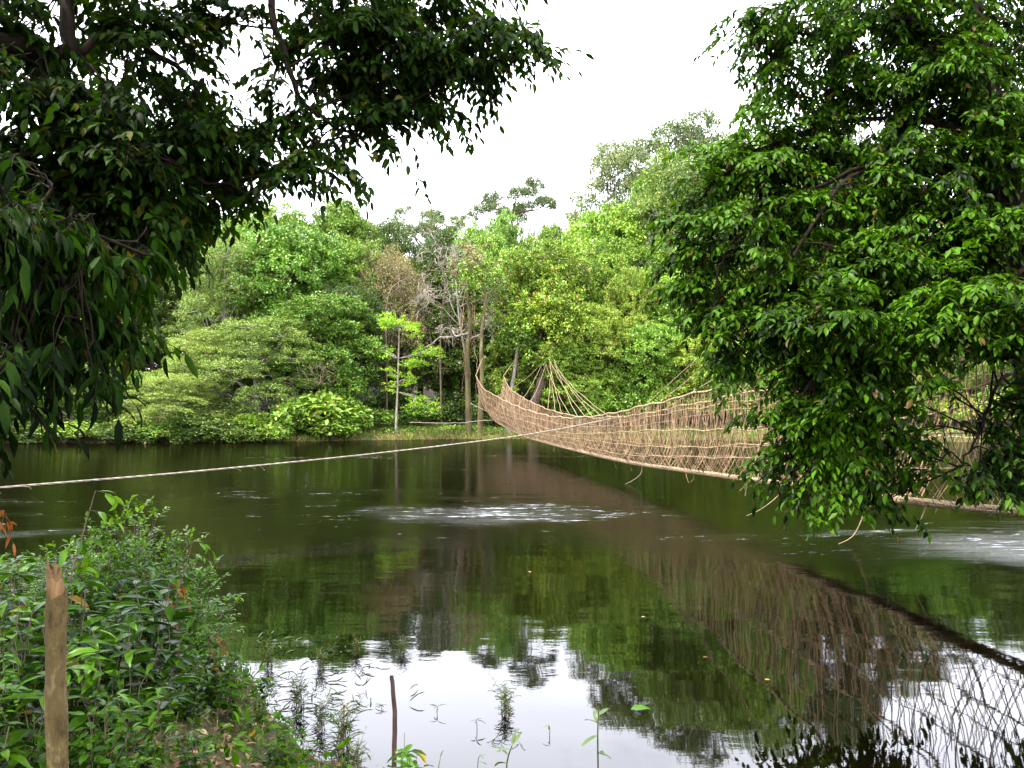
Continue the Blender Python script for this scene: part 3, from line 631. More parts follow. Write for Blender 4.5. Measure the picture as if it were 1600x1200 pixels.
def rope_line(P, r, parent, name='rope', mat='rope', strands=3, twist=9.0):
    """a rope laid from three twisted strands, radius r"""
    P = np.asarray(P); T = nrm(np.gradient(P, axis=0)); A = nrm(np.cross(T, np.array((0, 0, 1.)))); Bv = np.cross(T, A); s = np.concatenate([[0], np.cumsum(np.linalg.norm(np.diff(P, axis=0), axis=1))])
    ch = []
    for k in range(strands):
        ph = s * twist + k * 2 * math.pi / strands
        Q = P + (np.cos(ph)[:, None] * A + np.sin(ph)[:, None] * Bv) * r * .55; ch.append(tubes(Q, r * .62, 5))
    return obj(name, ch, M[mat], parent, True)
def dense_path(P, step):
    P = np.asarray(P); s = np.concatenate([[0], np.cumsum(np.linalg.norm(np.diff(P, axis=0), axis=1))]); t = np.arange(0, s[-1], step)
    return np.stack([np.interp(t, s, P[:, k]) for k in range(3)], 1)
for side in (-1, 1):
    q = np.linspace(5, 64, 400); wv = .02 * np.sin(q * 1.7) + .015 * np.sin(q * 4.1 + side)
    P = net_pt(q, side, np.ones_like(q)); P[:, 2] += wv
    an = W(754, 560, 66) if side < 0 else W(806, 560, 67); P = np.concatenate([P, [an + np.array((0, -.2, 0))]])
    rope_line(dense_path(P, .11), .023, bridge, 'handrail_rope')
    for v in (.80, .60, .40, .22):
        q = np.linspace(5, 63.5, 300); P = net_pt(q, side, v + .035 * np.sin(q * .35 + v * 9) + .01 * np.sin(q * 2.3)); P[:, 2] += .008 * np.sin(q * 5)
        rope_line(dense_path(P, .2), .012 if v != .6 else .015, bridge, 'side_rope', strands=2)
    ch = []
    # ribs hanging from the rail to the walkway
    for layer in range(2):
        nr = (700, 170)[layer]; q0 = 5 + 58.7 * ((np.arange(nr) + g.normal(0, .35, nr)).clip(0, nr - 1) / nr) ** (.85 if layer == 0 else .7); slant = g.normal(.12 if layer == 0 else -.05, .04 if layer == 0 else .12, nr); vv = np.linspace(0, 1, 8)
        v0 = np.where(g.random(nr) < .75, 0, g.uniform(0, .4, nr)); v1 = np.where(g.random(nr) < .8, 1.01, g.uniform(.55, 1, nr))
        V_ = v0[:, None] + (v1 - v0)[:, None] * vv[None]; Q_ = q0[:, None] + slant[:, None] * (1 - vv[None]) * (1 + .8 * np.sin(vv * 3)[None]) * 2.0 + g.normal(0, .012, (nr, 8))
        Q_ = np.clip(Q_, 5, 64)
        P = net_pt(Q_, side, V_) + g.normal(0, .008, (nr, 8, 3)); ch.append(tubes(P, g.uniform(.0045, .009, (nr, 1)) * np.ones((1, 8)), 3))
    # fine oblique lacing
    nr = 130; q0 = 5 + 58 * g.random(nr) ** .4; vv = np.linspace(0, 1, 5); v0 = g.uniform(0, .8, nr); P = net_pt(np.clip(q0[:, None] + vv * g.normal(0, .5, (nr, 1)), 5, 64), side, np.clip(v0[:, None] + vv * .35, 0, 1)) + bn * side * .02
    ch.append(tubes(P, .005, 3))
    obj('side_net', ch, M['liana'], bridge, True)
# walkway: a thick bundle of laid lianas
ch = []
for k in range(11):
    q = np.linspace(5, 64, 420); off = (k - 5) * .026 + .02 * np.sin(q * (1.1 + k * .17) + k); P = bc(q, off, zb(q) - .03 + .018 * np.sin(q * 2.3 + k * 1.9)); ch.append(tubes(P, .015 + .004 * (k % 3), 5))
nr = 620; q0 = np.linspace(5, 63.8, nr) + g.normal(0, .02, nr); th = np.linspace(-.3, math.pi + .3, 7)
P = np.stack([bc(q0 + .02 * k_, np.cos(t_) * .2, zb(q0) - .03 - np.sin(t_) * .065) for k_, t_ in enumerate(th)], 1); ch.append(tubes(P, .009, 4))
obj('walkway', ch, M['rope'], bridge, True)
# loose ends hanging below
ch = []
for q0 in np.concatenate([g.uniform(12, 60, 22)]):
    a = bc(q0, g.uniform(-.18, .18), zb(q0) - .05); l = g.uniform(.1, .45) ; bq = a + np.array((g.normal(0, .15), g.normal(0, .1), -l)); obj('loose_end', [tubes(rough_path(a, bq, 5, .02, g), .006, 3)], M['liana'], bridge, True)
for (pts, dd) in [([(1003, 727), (1000, 742), (975, 757), (940, 762)], 24.5), ([(1225, 757), (1215, 775), (1190, 795), (1166, 806)], 16), ([(1352, 788), (1346, 812), (1332, 838), (1310, 850)], 13.3), ([(1449, 785), (1440, 808), (1430, 828)], 11.7), ([(1382, 775), (1374, 788)], 12.8), ([(1168, 752), (1164, 775)], 17.5), ([(1466, 785), (1461, 802)], 11.6)]:
    P = spline([W(x, y, dd) for x, y in pts], 10); obj('dangling_strand', [tubes(P, np.linspace(.011, .006, 10), 4)], M['rope'], bridge, True)
# fans of stay ropes at both ends
ap = W(857, 566, 66.4)
for k, px in enumerate((793, 810, 826, 838, 850, 861, 873, 884, 896, 908, 922, 932)):
    side = 1 if k > 2 or k == 1 else -1; q = 9671 / max(px - 765 + 151, 1); q = float(np.clip(q, 27, 60)); b_ = net_pt(q, side, .97)
    P = rough_path(ap + np.array((g.normal(0, .3), g.normal(0, .2), g.uniform(-.1, .5))), b_, 14, .02, g, .25 + .1 * g.random())
    obj('stay_rope', [tubes(P, .012, 5)], M['rope'], bridge, True)
ap2 = np.array((6.3, 8.9, 5.9))
for q, side, k in ((27.5, 1, 0), (24.5, 1, 1), (21.5, -1, 2), (19.5, 1, 3), (16.5, 1, 4), (14, -1, 5), (12, 1, 6)):
    b_ = net_pt(q, side, 1.0); obj('stay_rope', [tubes(rough_path(ap2 + np.array((g.normal(0, .1), g.normal(0, .1), (.9, -.5, .4, -.9, 0, -.6, -.3)[k])), b_, 16, .010, g, .10), .011, 5)], M['rope'], bridge, True)
for k, (q, v) in enumerate(((10.5, .3), (9, .5), (8.2, .2))):
    obj('stay_rope', [tubes(rough_path(net_pt(q, -1, 1.), net_pt(q - 2.5, 1, v), 8, .03, g, .1), .014, 4)], M['rope'], bridge, True)
# long guy rope from the left bank
pts = [W(-420, 800, 10.5), W(0, 762, 13.2), W(300, 737, 16.5), W(600, 707, 20.5), W(830, 678, 24), W(975, 650, 26.8)]
rt = empty('guy_rope', pts[0]); tag(rt, 'long pale rope running over the river from the left bank to the bridge rail', 'rope')
P = dense_path(spline(pts, 200), .12)
rope_line(P, .019, rt, 'rope_strands', 'pole', 3, 9.0)
for k in g.integers(20, len(P) - 10, 14): obj('frayed_fibre', [tubes(rough_path(P[k], P[k] + np.array((.12, .05, -g.uniform(.05, .14))), 4, .01, g), .004, 3)], M['rope'], rt, True)
for (pts, dd, lab, r_) in [([(640, 660), (715, 661), (745, 658), (800, 654)], 62.5, 'pale pole lying over the far shallows left of the bridge end', .022),
                           ([(735, 630), (755, 640), (800, 660)], 63, 'thin slanting rope from the mossy trunk to the bridge end', .025),
                           ([(1380, 676), (1450, 679), (1520, 684), (1570, 682)], 58, 'pale pole across the far shore seen through the right end of the net', .04)]:
    P = spline([W(x, y, dd) for x, y in pts], 24); o = obj('pole' if r_ > .03 else 'rope', [tubes(P + g.normal(0, .01, P.shape), r_, 6)], M['pole'], None, True); tag(o, lab, 'pole' if r_ > .03 else 'rope')

# ------------------------------------------------------------------ foreground trees
def sprigs(S, Dr, length, nl, Ll, Lw, g, kind='n', droop=.35, hang=.35, twig=.0035, mat=0, spread=.9):
    n = len(S); length = np.broadcast_to(length, (n,)); Dr = nrm(Dr)
    t = np.linspace(.12, 1, nl)[None, :, None]; Lh = length[:, None, None]
    P = S[:, None] + Dr[:, None] * Lh * t; P[..., 2] -= (droop * Lh * t ** 2)[..., 0]
    T = Dr[:, None] * Lh + 0 * t; T = T.copy(); T[..., 2] -= (2 * droop * Lh * t)[..., 0]; T = nrm(T)
    side = nrm(np.cross(T, np.array((0, 0, 1.))) + g.normal(0, .25, T.shape)); sgn = np.where(np.arange(nl) % 2, 1, -1)[None, :, None] * np.where(np.arange(nl) == nl - 1, .1, 1)[None, :, None]
    D = T * .75 + side * sgn * spread + g.normal(0, .22, T.shape); D[..., 2] -= hang
    N = g.normal(0, .35, T.shape) + np.array((0, 0, 1.)); l = (Ll * g.uniform(.65, 1.2, (n, nl)))
    ch = leaves(P.reshape(-1, 3), D.reshape(-1, 3), N.reshape(-1, 3), l.ravel(), (l * Lw).ravel(), kind, mat)
    tt = np.linspace(0, 1, 4)[None, :, None]; Q = S[:, None] + Dr[:, None] * Lh * tt; Q[..., 2] -= (droop * Lh * tt ** 2)[..., 0]
    return ch, tubes(Q, np.linspace(twig, twig * .5, 4)[None], 3)
def near_tree(name, label, base, limbs, blobs, leafmat, barkmat, g, Ll, Lw, nl, slen, hang, twig=.003, kind='n', world=(), spray=.26):
    rt = empty(name, base); tag(rt, label, 'tree')
    sk = []; nodes = []
    for pts, r0, r1 in limbs:
        P = spline(pts, 16) + 0; P[1:-1] += g.normal(0, .02, (14, 3)); sk.append(tubes(P, np.linspace(r0, r1, 16), 9)); nodes.append(P)
    nodes = np.concatenate(nodes); lv = []
    allb = [(W(b[0], b[1], b[2]), b[3] / F * b[2], b[5], b[4] / F * b[2], b[6], 1.0) for b in blobs] + [(np.array(b[:3], float), b[3], b[4], b[5], b[6], b[7]) for b in world]
    for (c, wx_, rd, wz_, n, sc_) in allb:
        d = float(np.linalg.norm(c))
        near_i = np.argsort(np.linalg.norm(nodes - c, axis=1))[:7]; a = nodes[near_i[g.integers(0, 7)]]
        mid = (a + c) / 2 + g.normal(0, .05, 3) + np.array((0, 0, .05)); br = spline([a, mid, c], 9); sk.append(tubes(br, np.linspace(.009, .004, 9) * (.35 + .1 * d), 5))
        ns = max(2, n // 13); q = g.normal(0, 1, (ns, 3)); q = q / np.linalg.norm(q, axis=1, keepdims=True) * g.random((ns, 1)) ** .42
        sc3 = np.array((wx_, rd, wz_)); ctr = c + q * sc3; outd = nrm(q * sc3) * .8 + nrm(c - a) * .4 + g.normal(0, .3, (ns, 3)); outd[:, 2] = outd[:, 2] * .5 - .15; outd = nrm(outd)
        sid = nrm(np.cross(outd, np.array((0, 0, 1.)))); k_ = g.integers(0, ns, n); R_ = spray * sc_ * g.uniform(.6, 1.3, ns)[k_, None]
        u_ = g.uniform(-1, 1, (n, 1)); v_ = g.uniform(-1, 1, (n, 1)) * (1 - .4 * np.abs(u_))
        S = ctr[k_] + outd[k_] * R_ * u_ + sid[k_] * R_ * v_ * .8 + g.normal(0, .03, (n, 3)); S[:, 2] -= (R_ * .35 * (u_ ** 2 + v_ ** 2))[:, 0]
        Dd = outd[k_] * .7 + sid[k_] * v_ * .8 + g.normal(0, .16, (n, 3))
        S = S - nrm(Dd) * slen * .5
        c1, t1 = sprigs(S, Dd, slen * sc_ * g.uniform(.6, 1.2, n), nl, Ll * sc_, Lw, g, kind, .35, hang, twig)
        lv += c1; sk.append(t1)
        m = max(4, n // 9); e = S[g.integers(0, n, m)]; tt = np.linspace(0, 1, 5)[None, :, None]; st = br[g.integers(3, 9, m)]
        Q = st[:, None] * (1 - tt) + e[:, None] * tt; Q[:, 1:-1] += g.normal(0, .025, (m, 3, 3)); sk.append(tubes(Q, np.linspace(twig * 2.2, twig, 5)[None], 4))
    obj('trunk', sk, M[barkmat], rt, True); obj('crown', flat(lv), M[leafmat], rt)
    return rt
g = np.random.default_rng(77)
# left tree: stands on the left bank outside the frame
B0 = np.array((-6.6, 4.6, float(gz(-6.6, 4.6))))
limbs = [([B0 + (0, 0, -.3), B0 + (.1, .1, 2), B0 + (.5, .2, 4.2), B0 + (1.2, .3, 6.5), B0 + (2, .2, 9)], .24, .10),
         ([B0 + (.4, .2, 3.8), W(-60, 60, 5.4), W(90, 90, 5.8), W(110, -20, 6.0), W(180, -140, 6.3)], .08, .04),
         ([B0 + (.8, .2, 5.0), W(20, -160, 6), W(400, -190, 6.6), W(650, -120, 7), W(760, -20, 7.3)], .06, .015),
         ([B0 + (.3, .1, 3.2), W(-40, 250, 5.0), W(120, 230, 5.4), W(260, 260, 5.9), W(380, 300, 6.3)], .026, .01),
         ([B0 + (.2, .1, 2.6), W(-60, 380, 4.3), W(40, 400, 4.2), W(120, 440, 4.3)], .03, .01),
         ([W(400, -190, 6.6), W(430, 20, 6.6), W(470, 150, 6.5), W(560, 220, 6.5)], .04, .012),
         ([W(90, 90, 5.8), W(200, 60, 6.1), W(290, 120, 6.3), W(330, 200, 6.4)], .035, .012)]
bl = []
def blob(px, py, d, rx, ry, rd, k=1.0, *o):
    bl.append((px, py, d, rx, ry, rd, max(6, int(rx * ry * k / 36)), *o))
for a in [(30, 40, 5.6, 55, 60, .5, 1.0), (60, 160, 5.4, 90, 60, .6, 1.2), (180, 175, 5.8, 80, 55, .6, 1.2), (70, 250, 5.5, 90, 50, .6, .9), (180, 265, 5.6, 90, 60, .7, 1.4),
          (255, 60, 6.2, 60, 70, .6, 1.0), (290, 140, 6.2, 60, 70, .6, 1.3), (310, 225, 6.3, 70, 60, .6, 1.3), (340, 290, 6.3, 60, 42, .5, 1.0), (380, 235, 6.5, 45, 50, .4, .8), (240, 330, 6.0, 80, 55, .6, 1.3),
          (130, 350, 5.5, 100, 60, .7, 1.5), (30, 350, 5.2, 70, 60, .6, 1.3), (60, 60, 7.4, 110, 60, .8, .35), (200, 160, 7.6, 150, 110, .9, .5), (170, 320, 7, 150, 70, .9, .8),
          (215, 20, 6.3, 70, 26, .5, 1.2), (320, 20, 6.5, 45, 30, .4, .9), (395, 8, 6.6, 40, 18, .4, .8), (150, 20, 6.3, 40, 30, .5, .6),
          (500, 40, 6.7, 60, 55, .6, 1.2), (580, 50, 6.8, 60, 60, .6, 1.4), (660, 50, 7.0, 70, 60, .7, 1.5), (745, 45, 7.1, 60, 50, .6, 1.3), (815, 30, 7.3, 45, 42, .4, 1.0), (845, 62, 7.3, 24, 28, .3, .8),
          (630, 125, 7.0, 75, 45, .6, 1.3), (715, 110, 7.1, 55, 45, .5, 1.2), (540, 110, 6.8, 60, 45, .5, 1.1), (775, 100, 7.2, 30, 38, .3, .8), (690, 165, 7.0, 30, 30, .3, .8), (630, 170, 6.9, 40, 34, .3, .9),
          (565, 195, 6.6, 45, 38, .3, 1.0), (610, 225, 6.6, 26, 26, .25, .9), (520, 220, 6.5, 45, 34, .3, 1.0), (470, 185, 6.5, 40, 34, .3, .9), (470, 250, 6.4, 42, 30, .3, 1.0), (495, 280, 6.4, 26, 18, .2, .8),
          (425, 130, 6.5, 42, 42, .35, .55), (410, 195, 6.4, 40, 36, .35, .9), (425, 90, 6.5, 30, 26, .3, .3), (600, 15, 7.5, 160, 60, .8, .7)]: blob(*a)
nfine = len(bl)
bl_big = []
bl, keep = [], bl
for a in [(-20, 320, 3.9, 70, 50, .4, .5), (50, 335, 3.95, 60, 45, .35, .5), (110, 345, 4.2, 55, 45, .35, .4), (40, 270, 4.3, 80, 40, .4, .3), (20, 405, 4.4, 60, 55, .5, .55), (90, 410, 4.5, 60, 55, .5, .55), (160, 395, 4.8, 55, 45, .5, .5), (215, 375, 5.0, 36, 35, .35, .35),
          (10, 485, 4.2, 55, 50, .4, .45), (75, 490, 4.2, 60, 50, .4, .45), (140, 475, 4.4, 50, 45, .35, .4), (190, 440, 4.6, 30, 35, .3, .3), (10, 560, 4.1, 50, 40, .35, .38), (85, 560, 4.2, 50, 40, .35, .38), (150, 535, 4.3, 32, 36, .3, .28), (75, 620, 4.2, 32, 28, .3, .28), (5, 625, 4.1, 26, 28, .3, .25)]: blob(*a)
keep_big = bl
# unseen canopy above and beside the frame, added to shade the left tree
bl = []
for a in [(-200, -100, 5.5, 200, 200, 1.5, .5), (150, -180, 6.5, 250, 150, 1.8, .6), (500, -180, 7.2, 220, 150, 1.8, .6), (750, -110, 7.6, 90, 70, 1, .6), (-200, 250, 5, 180, 200, 1.2, .5), (-180, 600, 4.2, 130, 150, .8, .5), (250, -420, 6.5, 500, 160, 2.5, .35)]: blob(*a)
over = bl
OV_SHADE = [(-5, 1, 6.0, 2.2, 2.2, 1.2, 260, 1.9), (-2.5, 1.5, 6.6, 2.2, 2.0, 1.0, 260, 1.9), (-.5, 2.5, 6.8, 1.8, 2.0, .9, 200, 1.9), (-4, -2, 6.4, 2.6, 2.2, 1.2, 260, 1.9), (-1, -1.5, 7.0, 2.6, 2.2, 1.2, 240, 1.9), (-8, 1, 5.2, 2.2, 2.5, 1.5, 260, 1.9), (-7, -3, 5.6, 2.5, 2.5, 1.5, 240, 1.9), (-9, 5, 5.5, 2.2, 2.5, 1.8, 240, 1.9), (-3, -5, 6, 3, 2, 1.3, 200, 1.9)]  # canopy blobs added out of view overhead, shading left tree and thicket
tl = near_tree('overhanging_tree', 'dark leafy tree of the left bank overhanging the top left of the view', B0, limbs, keep + over, 'lf_left', 'bark_dark', g, .102, .44, 7, .30, .34, world=OV_SHADE, spray=.24)
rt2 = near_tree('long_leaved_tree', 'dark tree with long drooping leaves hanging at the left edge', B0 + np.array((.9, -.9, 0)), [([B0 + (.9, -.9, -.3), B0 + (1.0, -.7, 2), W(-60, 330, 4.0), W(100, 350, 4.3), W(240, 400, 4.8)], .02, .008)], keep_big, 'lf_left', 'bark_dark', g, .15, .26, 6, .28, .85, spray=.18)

# right tree: trunk behind its own leaves at the right edge
g = np.random.default_rng(78)
B1 = np.array((6.2, 8.7, float(gz(6.2, 8.7))))
limbs = [([B1 + (0, 0, -.3), W(1612, 640, 8.8), W(1592, 450, 8.9), W(1578, 260, 9), W(1545, 120, 9.1), W(1520, -30, 9.3), W(1500, -300, 9.8)], .15, .06),
         ([W(1588, 400, 8.9), W(1500, 285, 8.9), W(1410, 250, 8.9), W(1350, 262, 8.8), W(1290, 320, 8.6), W(1240, 400, 8.4)], .05, .015),
         ([W(1572, 215, 9), W(1500, 200, 9.2), W(1420, 190, 9.4), W(1300, 190, 9.4), W(1150, 260, 9.3), W(1070, 330, 9.2)], .045, .01),
         ([W(1545, 120, 9.1), W(1440, 40, 9.3), W(1320, 20, 9.5), W(1200, 30, 9.6)], .035, .01),
         ([W(1600, 500, 8.7), W(1500, 480, 8.4), W(1400, 500, 8.2), W(1300, 560, 8.1), W(1240, 660, 8.1), W(1240, 760, 8.1)], .04, .01),
         ([W(1350, 262, 8.8), W(1200, 330, 8.8), W(1120, 420, 8.7), W(1120, 520, 8.6)], .025, .008),
         ([W(1600, 560, 8.6), W(1560, 600, 7.8), W(1530, 680, 7.6), W(1500, 730, 7.6)], .02, .008)]
bl = []
for a in [  # upper crown, airy
          (1160, 15, 9.6, 40, 26, .4, .55), (1225, 40, 9.5, 60, 55, .6, .75), (1320, 40, 9.5, 80, 70, .8, .8), (1420, 50, 9.5, 80, 80, .9, .7), (1530, 60, 9.5, 90, 90, 1, .7), (1225, 120, 9.4, 50, 60, .6, .8), (1310, 140, 9.4, 70, 60, .7, .75),
          (1400, 160, 9.6, 70, 60, .8, .55), (1500, 180, 9.6, 80, 70, .8, .55), (1580, 170, 9.4, 60, 80, .8, .7), (1200, 195, 9.4, 50, 42, .5, .9), (1280, 220, 9.4, 70, 50, .6, .9), (1370, 235, 9.4, 70, 40, .6, .6), (1480, 270, 9.4, 80, 50, .7, .6), (1575, 290, 9.2, 60, 70, .6, .9),
          (1120, 250, 9.3, 60, 40, .5, .55), (1200, 275, 9.3, 80, 45, .6, .7), (1085, 310, 9.2, 55, 45, .5, .6), (1160, 340, 9.0, 80, 50, .6, .9), (1260, 330, 9.0, 80, 55, .6, 1.1), (1075, 375, 9.0, 42, 40, .4, .8), (1130, 410, 8.9, 70, 50, .5, 1.1), (1225, 420, 8.8, 80, 60, .6, 1.3),
          (1085, 440, 8.9, 34, 36, .35, .9), (1125, 490, 8.8, 52, 46, .4, 1.2), (1140, 550, 8.8, 44, 40, .4, 1.1), (1205, 500, 8.5, 60, 60, .5, 1.4), (1330, 400, 8.6, 80, 60, .7, 1.3), (1430, 370, 8.4, 80, 60, .7, 1.3), (1530, 380, 8.3, 80, 60, .7, 1.4),
          (1180, 60, 9.7, 40, 40, .4, .6), (1190, 240, 9.6, 60, 40, .5, .7), (1460, 110, 9.0, 80, 70, .7, .8), (1540, 200, 8.7, 70, 90, .5, .7), (1440, 230, 8.7, 90, 40, .5, .8), (1560, 330, 8.5, 60, 70, .5, .8), (1380, 290, 8.6, 80, 40, .5, .9), (1470, 320, 8.5, 80, 40, .5, .9),
          # dense lower mass
          (1300, 480, 7.6, 80, 60, .6, 1.3), (1400, 460, 7.4, 80, 60, .6, 1.3), (1500, 460, 7.4, 80, 60, .6, 1.3), (1585, 470, 7.4, 50, 70, .6, 1.2), (1240, 560, 7.3, 62, 55, .5, 1.4), (1320, 570, 7.1, 80, 60, .6, 1.4), (1400, 545, 7.1, 60, 46, .5, 1.3),
          (1215, 630, 7.2, 45, 45, .4, 1.2), (1285, 650, 7.0, 70, 60, .5, 1.4), (1345, 640, 7.0, 50, 55, .5, 1.3), (1245, 700, 7.0, 55, 50, .4, 1.3), (1320, 715, 6.9, 62, 50, .45, 1.3), (1385, 705, 7.0, 40, 42, .35, 1.2), (1265, 760, 6.9, 36, 34, .3, 1.1), (1330, 765, 6.9, 42, 30, .3, 1.0), (1245, 800, 6.9, 16, 22, .15, 1.2), (1400, 750, 7.0, 26, 20, .2, .9), (1375, 800, 7.0, 9, 16, .1, .9),
          (1480, 520, 7.6, 60, 26, .4, .5), (1570, 530, 7.6, 50, 36, .4, .7), (1590, 620, 7.6, 34, 60, .4, 1.0), (1570, 640, 7.7, 20, 50, .3, .3), (1575, 715, 7.6, 40, 50, .35, 1.0), (1530, 735, 7.7, 30, 26, .3, .7), (1490, 600, 7.8, 12, 40, .3, .15), (1440, 590, 7.6, 40, 26, .3, .6), (1420, 625, 7.6, 20, 20, .3, .2), (1470, 720, 7.7, 30, 16, .2, .3),
          # beyond the frame
          (1420, -170, 10, 300, 170, 2, .5), (1800, 100, 9.5, 220, 300, 2, .4), (1750, 450, 8.5, 150, 200, 1.2, .4), (1700, 700, 8, 110, 90, .8, .4), (1480, 100, 11.5, 200, 160, 1.2, .25), (1350, 330, 10.2, 260, 130, 1, .35)]: bl.append((*a[:6], max(6, int(a[3] * a[4] * a[6] ** .6 / (19 if a[1] < 320 else 24))), *a[7:]))
bl = [((b[0] + (12 if b[1] > 540 else 0), b[1] - (20 if b[1] > 680 else 0), b[2] + 1.15) + tuple(b[3:]) if b[2] < 7.45 and b[0] < 1460 else b) for b in bl]
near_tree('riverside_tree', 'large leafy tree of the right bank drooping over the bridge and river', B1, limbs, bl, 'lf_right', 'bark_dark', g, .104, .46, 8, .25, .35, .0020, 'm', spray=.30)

# ------------------------------------------------------------------ near bank plants
g = np.random.default_rng(91)
def plant_proto(kind, seed):
    g = np.random.default_rng(seed); lv, st = [], []
    if kind == 'lance':      # upright stems with drooping long glossy leaves, 1 m high
        for _ in range(11):
            a = g.uniform(0, 6.28); top = np.array((cos(a) * g.uniform(.05, .32), sin(a) * g.uniform(.05, .32), g.uniform(.55, 1.0))); P = rough_path((g.normal(0, .04), g.normal(0, .04), -.1), top, 8, .02, g); st.append(tubes(P, np.linspace(.0055, .003, 8), 4))
            n = 15; t = g.integers(2, 8, n); q = g.uniform(0, 6.28, n); D = np.stack([np.cos(q), np.sin(q), g.uniform(-.35, .35, n)], 1); l = g.uniform(.10, .22, n)
            lv += leaves(P[t] + g.normal(0, .01, (n, 3)), D, g.normal(0, .25, (n, 3)) + (0, 0, 1), l, l * .34, 'n')
    elif kind == 'oval':     # bushy plant with oval leaves
        for _ in range(22):
            a = g.uniform(0, 6.28); rr = g.uniform(.05, .42); top = np.array((cos(a) * rr, sin(a) * rr, g.uniform(.35, .95) - rr * .4)); P = rough_path((g.normal(0, .03), g.normal(0, .03), -.1), top, 8, .02, g); st.append(tubes(P, np.linspace(.005, .0025, 8), 4))
            n = 18; t = g.integers(2, 8, n); q = g.uniform(0, 6.28, n); D = np.stack([np.cos(q), np.sin(q), g.uniform(-.3, .5, n)], 1); l = g.uniform(.06, .115, n)
            lv += leaves(P[t] + D * .02, D, g.normal(0, .35, (n, 3)) + (0, 0, 1), l, l * .52, 'n')
    elif kind == 'fine':     # dense small-leaved bush
        for _ in range(120):
            d_ = sphere_dirs(1, g, .0)[0]; top = d_ * g.uniform(.35, .62) * np.array((.95, .95, 1.5)) + np.array((0, 0, .1)); P = rough_path((g.normal(0, .04), g.normal(0, .04), -.1), top, 8, .02, g); st.append(tubes(P, np.linspace(.006, .002, 8), 3))
            c1, t1 = sprigs(P[g.integers(3, 8, 7)], g.normal(0, .5, (7, 3)) + d_ + (0, 0, .5), .14, 8, .042, .5, g, 'm', .1, .0, .0015); lv += c1; st.append(t1)
    elif kind == 'sapling':  # single leaning stem, leaves near the tip
        P = spline([(0, 0, -.1), (.02, 0, .3), (.09, 0, .65), (.18, .02, 1.0)], 10); st.append(tubes(P, np.linspace(.007, .003, 10), 5))
        S = P[g.integers(5, 10, 9)]; c1, t1 = sprigs(S, g.normal(0, .8, (9, 3)) + (.3, 0, .1), .16, 5, .085, .38, g, 'n', .4, .4, .002); lv += c1; st.append(t1)
    elif kind == 'tuft':     # jointed grass stems with narrow alternate leaves
        for _ in range(26):
            a = g.uniform(0, 6.28); h = g.uniform(.12, .42); le = g.uniform(.05, .5); P = spline([(cos(a) * .12 * g.random(), sin(a) * .12 * g.random(), -.05), (cos(a) * le * .4 * h + .0, sin(a) * le * .4 * h, h * .6), (cos(a) * le * h * 1.2, sin(a) * le * h * 1.2, h)], 7); st.append(tubes(P, np.linspace(.0028, .0014, 7), 3))
            n = 6; t = g.integers(1, 7, n); q = g.uniform(0, 6.28, n); D = np.stack([np.cos(q), np.sin(q), g.uniform(-.1, 1.1, n)], 1)
            lv += leaves(P[t], D, g.normal(0, .3, (n, 3)) + (0, 0, 1), g.uniform(.06, .14, n), .0085, 'n')
    return lv, st
PP = {}
for nm, kd, mt, sd_ in (('lance', 'lance', 'lf_glossy', 1), ('lance_b', 'lance', 'lf_near', 2), ('oval', 'oval', 'lf_near', 3), ('oval_b', 'oval', 'lf_glossy', 4), ('fine', 'fine', 'lf_bush', 5), ('sapling', 'sapling', 'lf_bush', 6), ('orange', 'sapling', 'lf_orange', 7), ('tuft', 'tuft', 'grass', 8)):
    lv, st = plant_proto(kd, 100 + sd_); PP[nm] = (mesh_from(nm + '_leaves', flat(lv), [M[mt]]), mesh_from(nm + '_stems', st, [M['bark']], True) if st else None)
PN = {'lance': 'long_leaved_plant', 'lance_b': 'long_leaved_plant', 'oval': 'leafy_plant', 'oval_b': 'leafy_plant', 'fine': 'small_leaved_bush', 'sapling': 'sapling', 'orange': 'orange_leaved_sapling', 'tuft': 'grass_tuft'}
def plant(kind, x, y, s, label, group=None, rz=None, sz=None, z=None, cat=None):
    r = empty(PN[kind], (x, y, float(gz(x, y)) - .01 if z is None else z), R.uniform(0, 6.28) if rz is None else rz); r.scale = (s, s, s * (sz or 1))
    tag(r, label, cat or ('grass' if kind == 'tuft' else 'plant'), group)
    for nm, m_ in (('leaves', PP[kind][0]), ('stems', PP[kind][1])):
        if m_ is None: continue
        o = bpy.data.objects.new(nm, m_); col.objects.link(o); o.parent = r
    return r
def gpos(px, d): return (px - 800) / F * d
def P_(kind, px, top, d, label, group=None, wide=1.0, hgt=1.0, **k):
    x = gpos(px, d); z0 = float(gz(x, d)); h = W(px, top, d)[2] - z0; s = h / hgt
    return plant(kind, x, d, s * wide, label, group, sz=1 / wide, **k)
P_('fine', 205, 800, 6.3, 'dense bright green small-leaved bush at the water side of the thicket', None, 1.2, 1.0)
P_('fine', 250, 855, 6.0, 'smaller bright green bush sloping down beside the dense small-leaved bush', None, 1.1, 1.0)
P_('fine', 165, 850, 5.8, 'bright fine-leaved bush between the broken stake and the dense bush', None, 1.4, 1.0)
P_('sapling', 92, 748, 4.6, 'slender sapling with lime leaves rising highest above the thicket', None, .95, 1.05, rz=0)
P_('sapling', 268, 845, 5.8, 'thin lime-leaved sapling leaning out from the dense bush over the water', None, .9, 1.0, rz=.2)
P_('orange', -20, 800, 4.8, 'sapling with red and orange young leaves at the left edge', None, .6, 1.0, rz=.1)
P_('orange', 262, 910, 5.4, 'orange-leaved sapling in front of the dense small-leaved bush', None, .8, 1.0, rz=.1)
P_('orange', 330, 995, 5.2, 'low sapling with yellow-orange leaves at the tip of the thicket', None, .9, 1.0, rz=.1)
